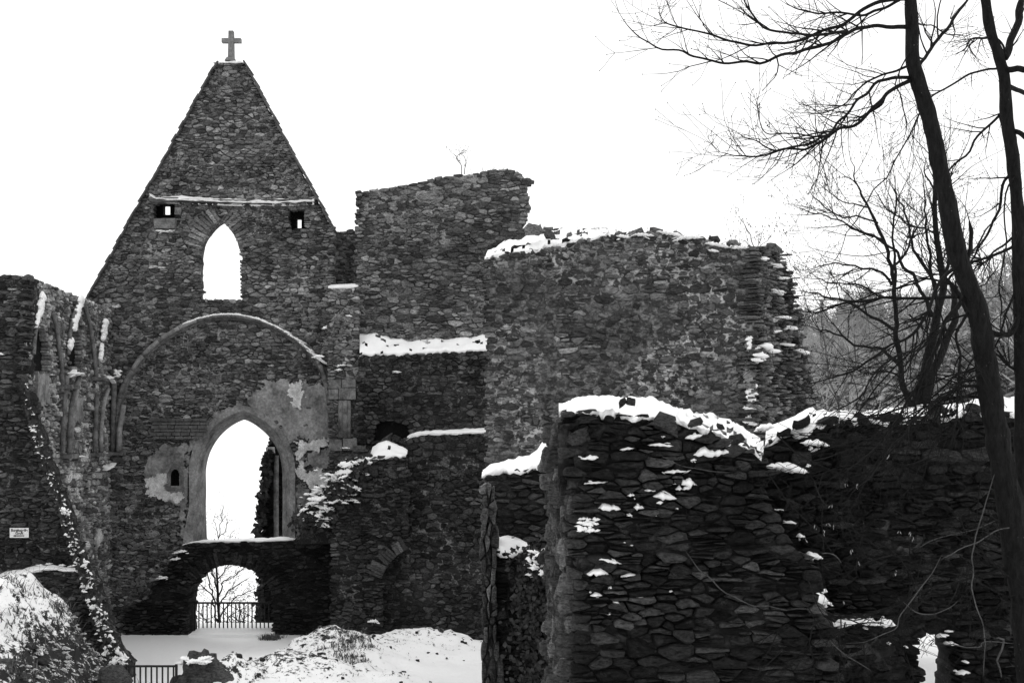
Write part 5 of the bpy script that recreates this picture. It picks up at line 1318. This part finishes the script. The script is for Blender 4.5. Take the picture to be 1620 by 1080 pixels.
sapling('thin leaning sapling on the right of the middle wall top', (1195, 392), 30.3, [([(1193, 392), (1187, 375), (1178, 357), (1168, 342)], .9), ([(1192, 391), (1180, 384), (1170, 378)], .6), ([(1198, 392), (1210, 382), (1222, 370)], .6), ([(1196, 392), (1204, 380), (1206, 372)], .5)], seed=3, tl=.35)
gr = MB(); rnd = random.Random(31)
for i in range(90):
    x = rnd.choice((rnd.uniform(940, 1230), rnd.uniform(860, 1000))); y = lin([(860, 388), (965, 368), (1060, 366), (1200, 392), (1240, 396)], x) + 4
    hgt = rnd.uniform(6, 42) if rnd.random() < .35 else rnd.uniform(4, 14); Yg = rnd.uniform(30.2, 31); a = P(x, y, Yg); b = P(x + rnd.uniform(-5, 5), y - hgt, Yg)
    gr.tube([a, a.lerp(b, .5) + Vector((rnd.uniform(-.03, .03), 0, 0)), b], [.004, .003, .0022], 3, False)
for i in range(14):
    x = rnd.uniform(735, 800); y = lin([(735, 276), (800, 268)], x) + 3; a = P(x, y, 44.8); b = P(x + rnd.uniform(-6, 6), y - rnd.uniform(4, 14), 44.8); gr.tube([a, b], [.008, .005], 3, False)
set_tag(gr.build('dry_stalks', M['grass']), 'dry stalks standing on the tops of the walls', 'grass', kind='stuff')

# grass and weeds pushing through the snow banks
gb = MB(); rnd = random.Random(33)
def tuft(x, y, n, h, lean=0.6):
    z = ground_z(x, y) - 0.03
    for _ in range(n):
        a = rnd.uniform(0, 6.28); l = rnd.uniform(.2, 1) * lean; L = h * rnd.uniform(.5, 1.2); p = Vector((x + rnd.gauss(0, .07), y + rnd.gauss(0, .07), z)); d = Vector((math.cos(a) * l, math.sin(a) * l, 1)).normalized(); s = Vector((-math.sin(a), math.cos(a), 0)) * 0.012
        m_ = p + d * L * .6; e = p + d * L + Vector((math.cos(a), math.sin(a), -.6)) * L * .25
        gb.add([p - s, p + s, m_ + s * .7, m_ - s * .7, e], [(0, 1, 2, 3), (3, 2, 4)])
for i in range(900):
    x = rnd.uniform(-12.4, -8.4); y = rnd.uniform(27.5, 34); k = noise.noise(Vector((x * .9, y * .9, 3)))
    if k + sst(-10.4, -9.3, x) * .45 > rnd.uniform(-.15, .5): tuft(x, y, rnd.randint(3, 9), rnd.uniform(.10, .32), 1.0)
for i in range(900):
    x = rnd.uniform(-7, 0); y = rnd.uniform(30, 42.3); k = noise.noise(Vector((x * .8, y * .8, 8)))
    if ground_z(x, y) > .25 and k > rnd.uniform(-.1, .6): tuft(x, y, rnd.randint(2, 4), rnd.uniform(.04, .11))
for i in range(130):
    u = rnd.gauss(0, 1); tuft(-4.15 + u * .25 + rnd.uniform(-.2, .3), 36.0 + rnd.gauss(0, .8), rnd.randint(4, 9), rnd.uniform(.1, .25), 1.0)
for i in range(60): tuft(P(rs(415, 440), 1020, 43.6).x, 43.6 + rs(-.4, .3), 6, .22, .9)
set_tag(gb.build('dry_grass', M['grass']), 'dry grass poking through the snow banks', 'grass', kind='stuff')
br = MB()
for i in range(60):
    x = rnd.uniform(-11.5, -9.0); y = rnd.uniform(28, 33); p = Vector((x, y, ground_z(x, y))); twig_from(br, p, Vector((rnd.gauss(0, .6), rnd.gauss(0, .4), 1)), rnd.uniform(.3, .8), .006, 1, rnd, -.3, 4)
set_tag(br.build('brambles', M['bark'], None), 'tangled brambles on the snow bank at lower left', 'brambles', kind='stuff')
sb = MB()
for i in range(200):
    x = rnd.uniform(-9.9, -8.9); y = rnd.uniform(28, 33); p = Vector((x, y, ground_z(x, y) + rnd.uniform(0, .12))); s = rnd.uniform(.03, .13); blob(sb, p, Vector((1, 0, 0)), Vector((0, 1, 0)), s, s * .7, s * .35, i)
snow_obj(sb, 'lumps of snow on the weedy bank at lower left')

# ------------------------------------------------------------------ far frosted forest on the hillside
fm = MB(); rnd = random.Random(55)
def conifer(x, y, z, h, r):
    b = Vector((x, y, z)); fm.tube([b, b + Vector((0, 0, h))], [.14, .03], 4, False); k = int(10 + h)
    for i in range(k):
        t = i / k; zz = z + h * (0.12 + 0.86 * t); rr = r * (1 - t) ** .9 + .15; m = 7; a0 = rnd.uniform(0, 6.28)
        for j in range(m):
            a = a0 + 6.283 * j / m + rnd.uniform(-.3, .3); q = rr * rnd.uniform(.6, 1.15); w_ = .45 * q / 2 + .06
            c = Vector((x, y, zz)); e = c + Vector((math.cos(a) * q, math.sin(a) * q, -.35 * q + rnd.uniform(-.1, .2))); s = Vector((-math.sin(a), math.cos(a), 0)) * w_
            fm.add([c + Vector((0, 0, .15)), c.lerp(e, .65) + s, e, c.lerp(e, .65) - s], [(0, 1, 2, 3)])
def bare(x, y, z, h):
    b = Vector((x, y, z)); top = b + Vector((rnd.gauss(0, .4), rnd.gauss(0, .4), h)); fm.tube([b, b.lerp(top, .5) + Vector((rnd.gauss(0, .2), 0, 0)), top], [.13, .10, .03], 4, False)
    for i in range(22):
        t = rnd.uniform(.25, 1); p = b.lerp(top, t); a = rnd.uniform(0, 6.28); L = h * .22 * (1.3 - t) + .4
        e = p + Vector((math.cos(a) * L, math.sin(a) * L, L * rnd.uniform(.5, 1.1))); m_ = p.lerp(e, .6)
        fm.tube([p, e], [.045, .02], 3, False)
        for k in range(4): fm.tube([p.lerp(e, rnd.uniform(.3, .95)), e + Vector((rnd.gauss(0, .5), rnd.gauss(0, .5), rnd.gauss(.3, .4)))], [.025, .012], 3, False)
for i in range(420):
    y = rnd.uniform(62, 150); px = rnd.uniform(1230, 1720); x = (px - CX) / F * y; z = ground_z(x, y) - .3
    top_py = lin([(1230, 640), (1290, 585), (1350, 545), (1420, 520), (1500, 490), (1560, 455), (1620, 430), (1720, 420)], px) + rnd.gauss(26, 22); zt = H + (HY - top_py) / F * y; h = max(3.0, zt - z)
    if rnd.random() < .5: conifer(x, y, z, h, min(2.4, .2 * h + .5))
    else: bare(x, y, z, h)
set_tag(fm.build('forest', M['forest']), 'distant frosted forest on the hillside behind the right wall', 'forest', kind='stuff')
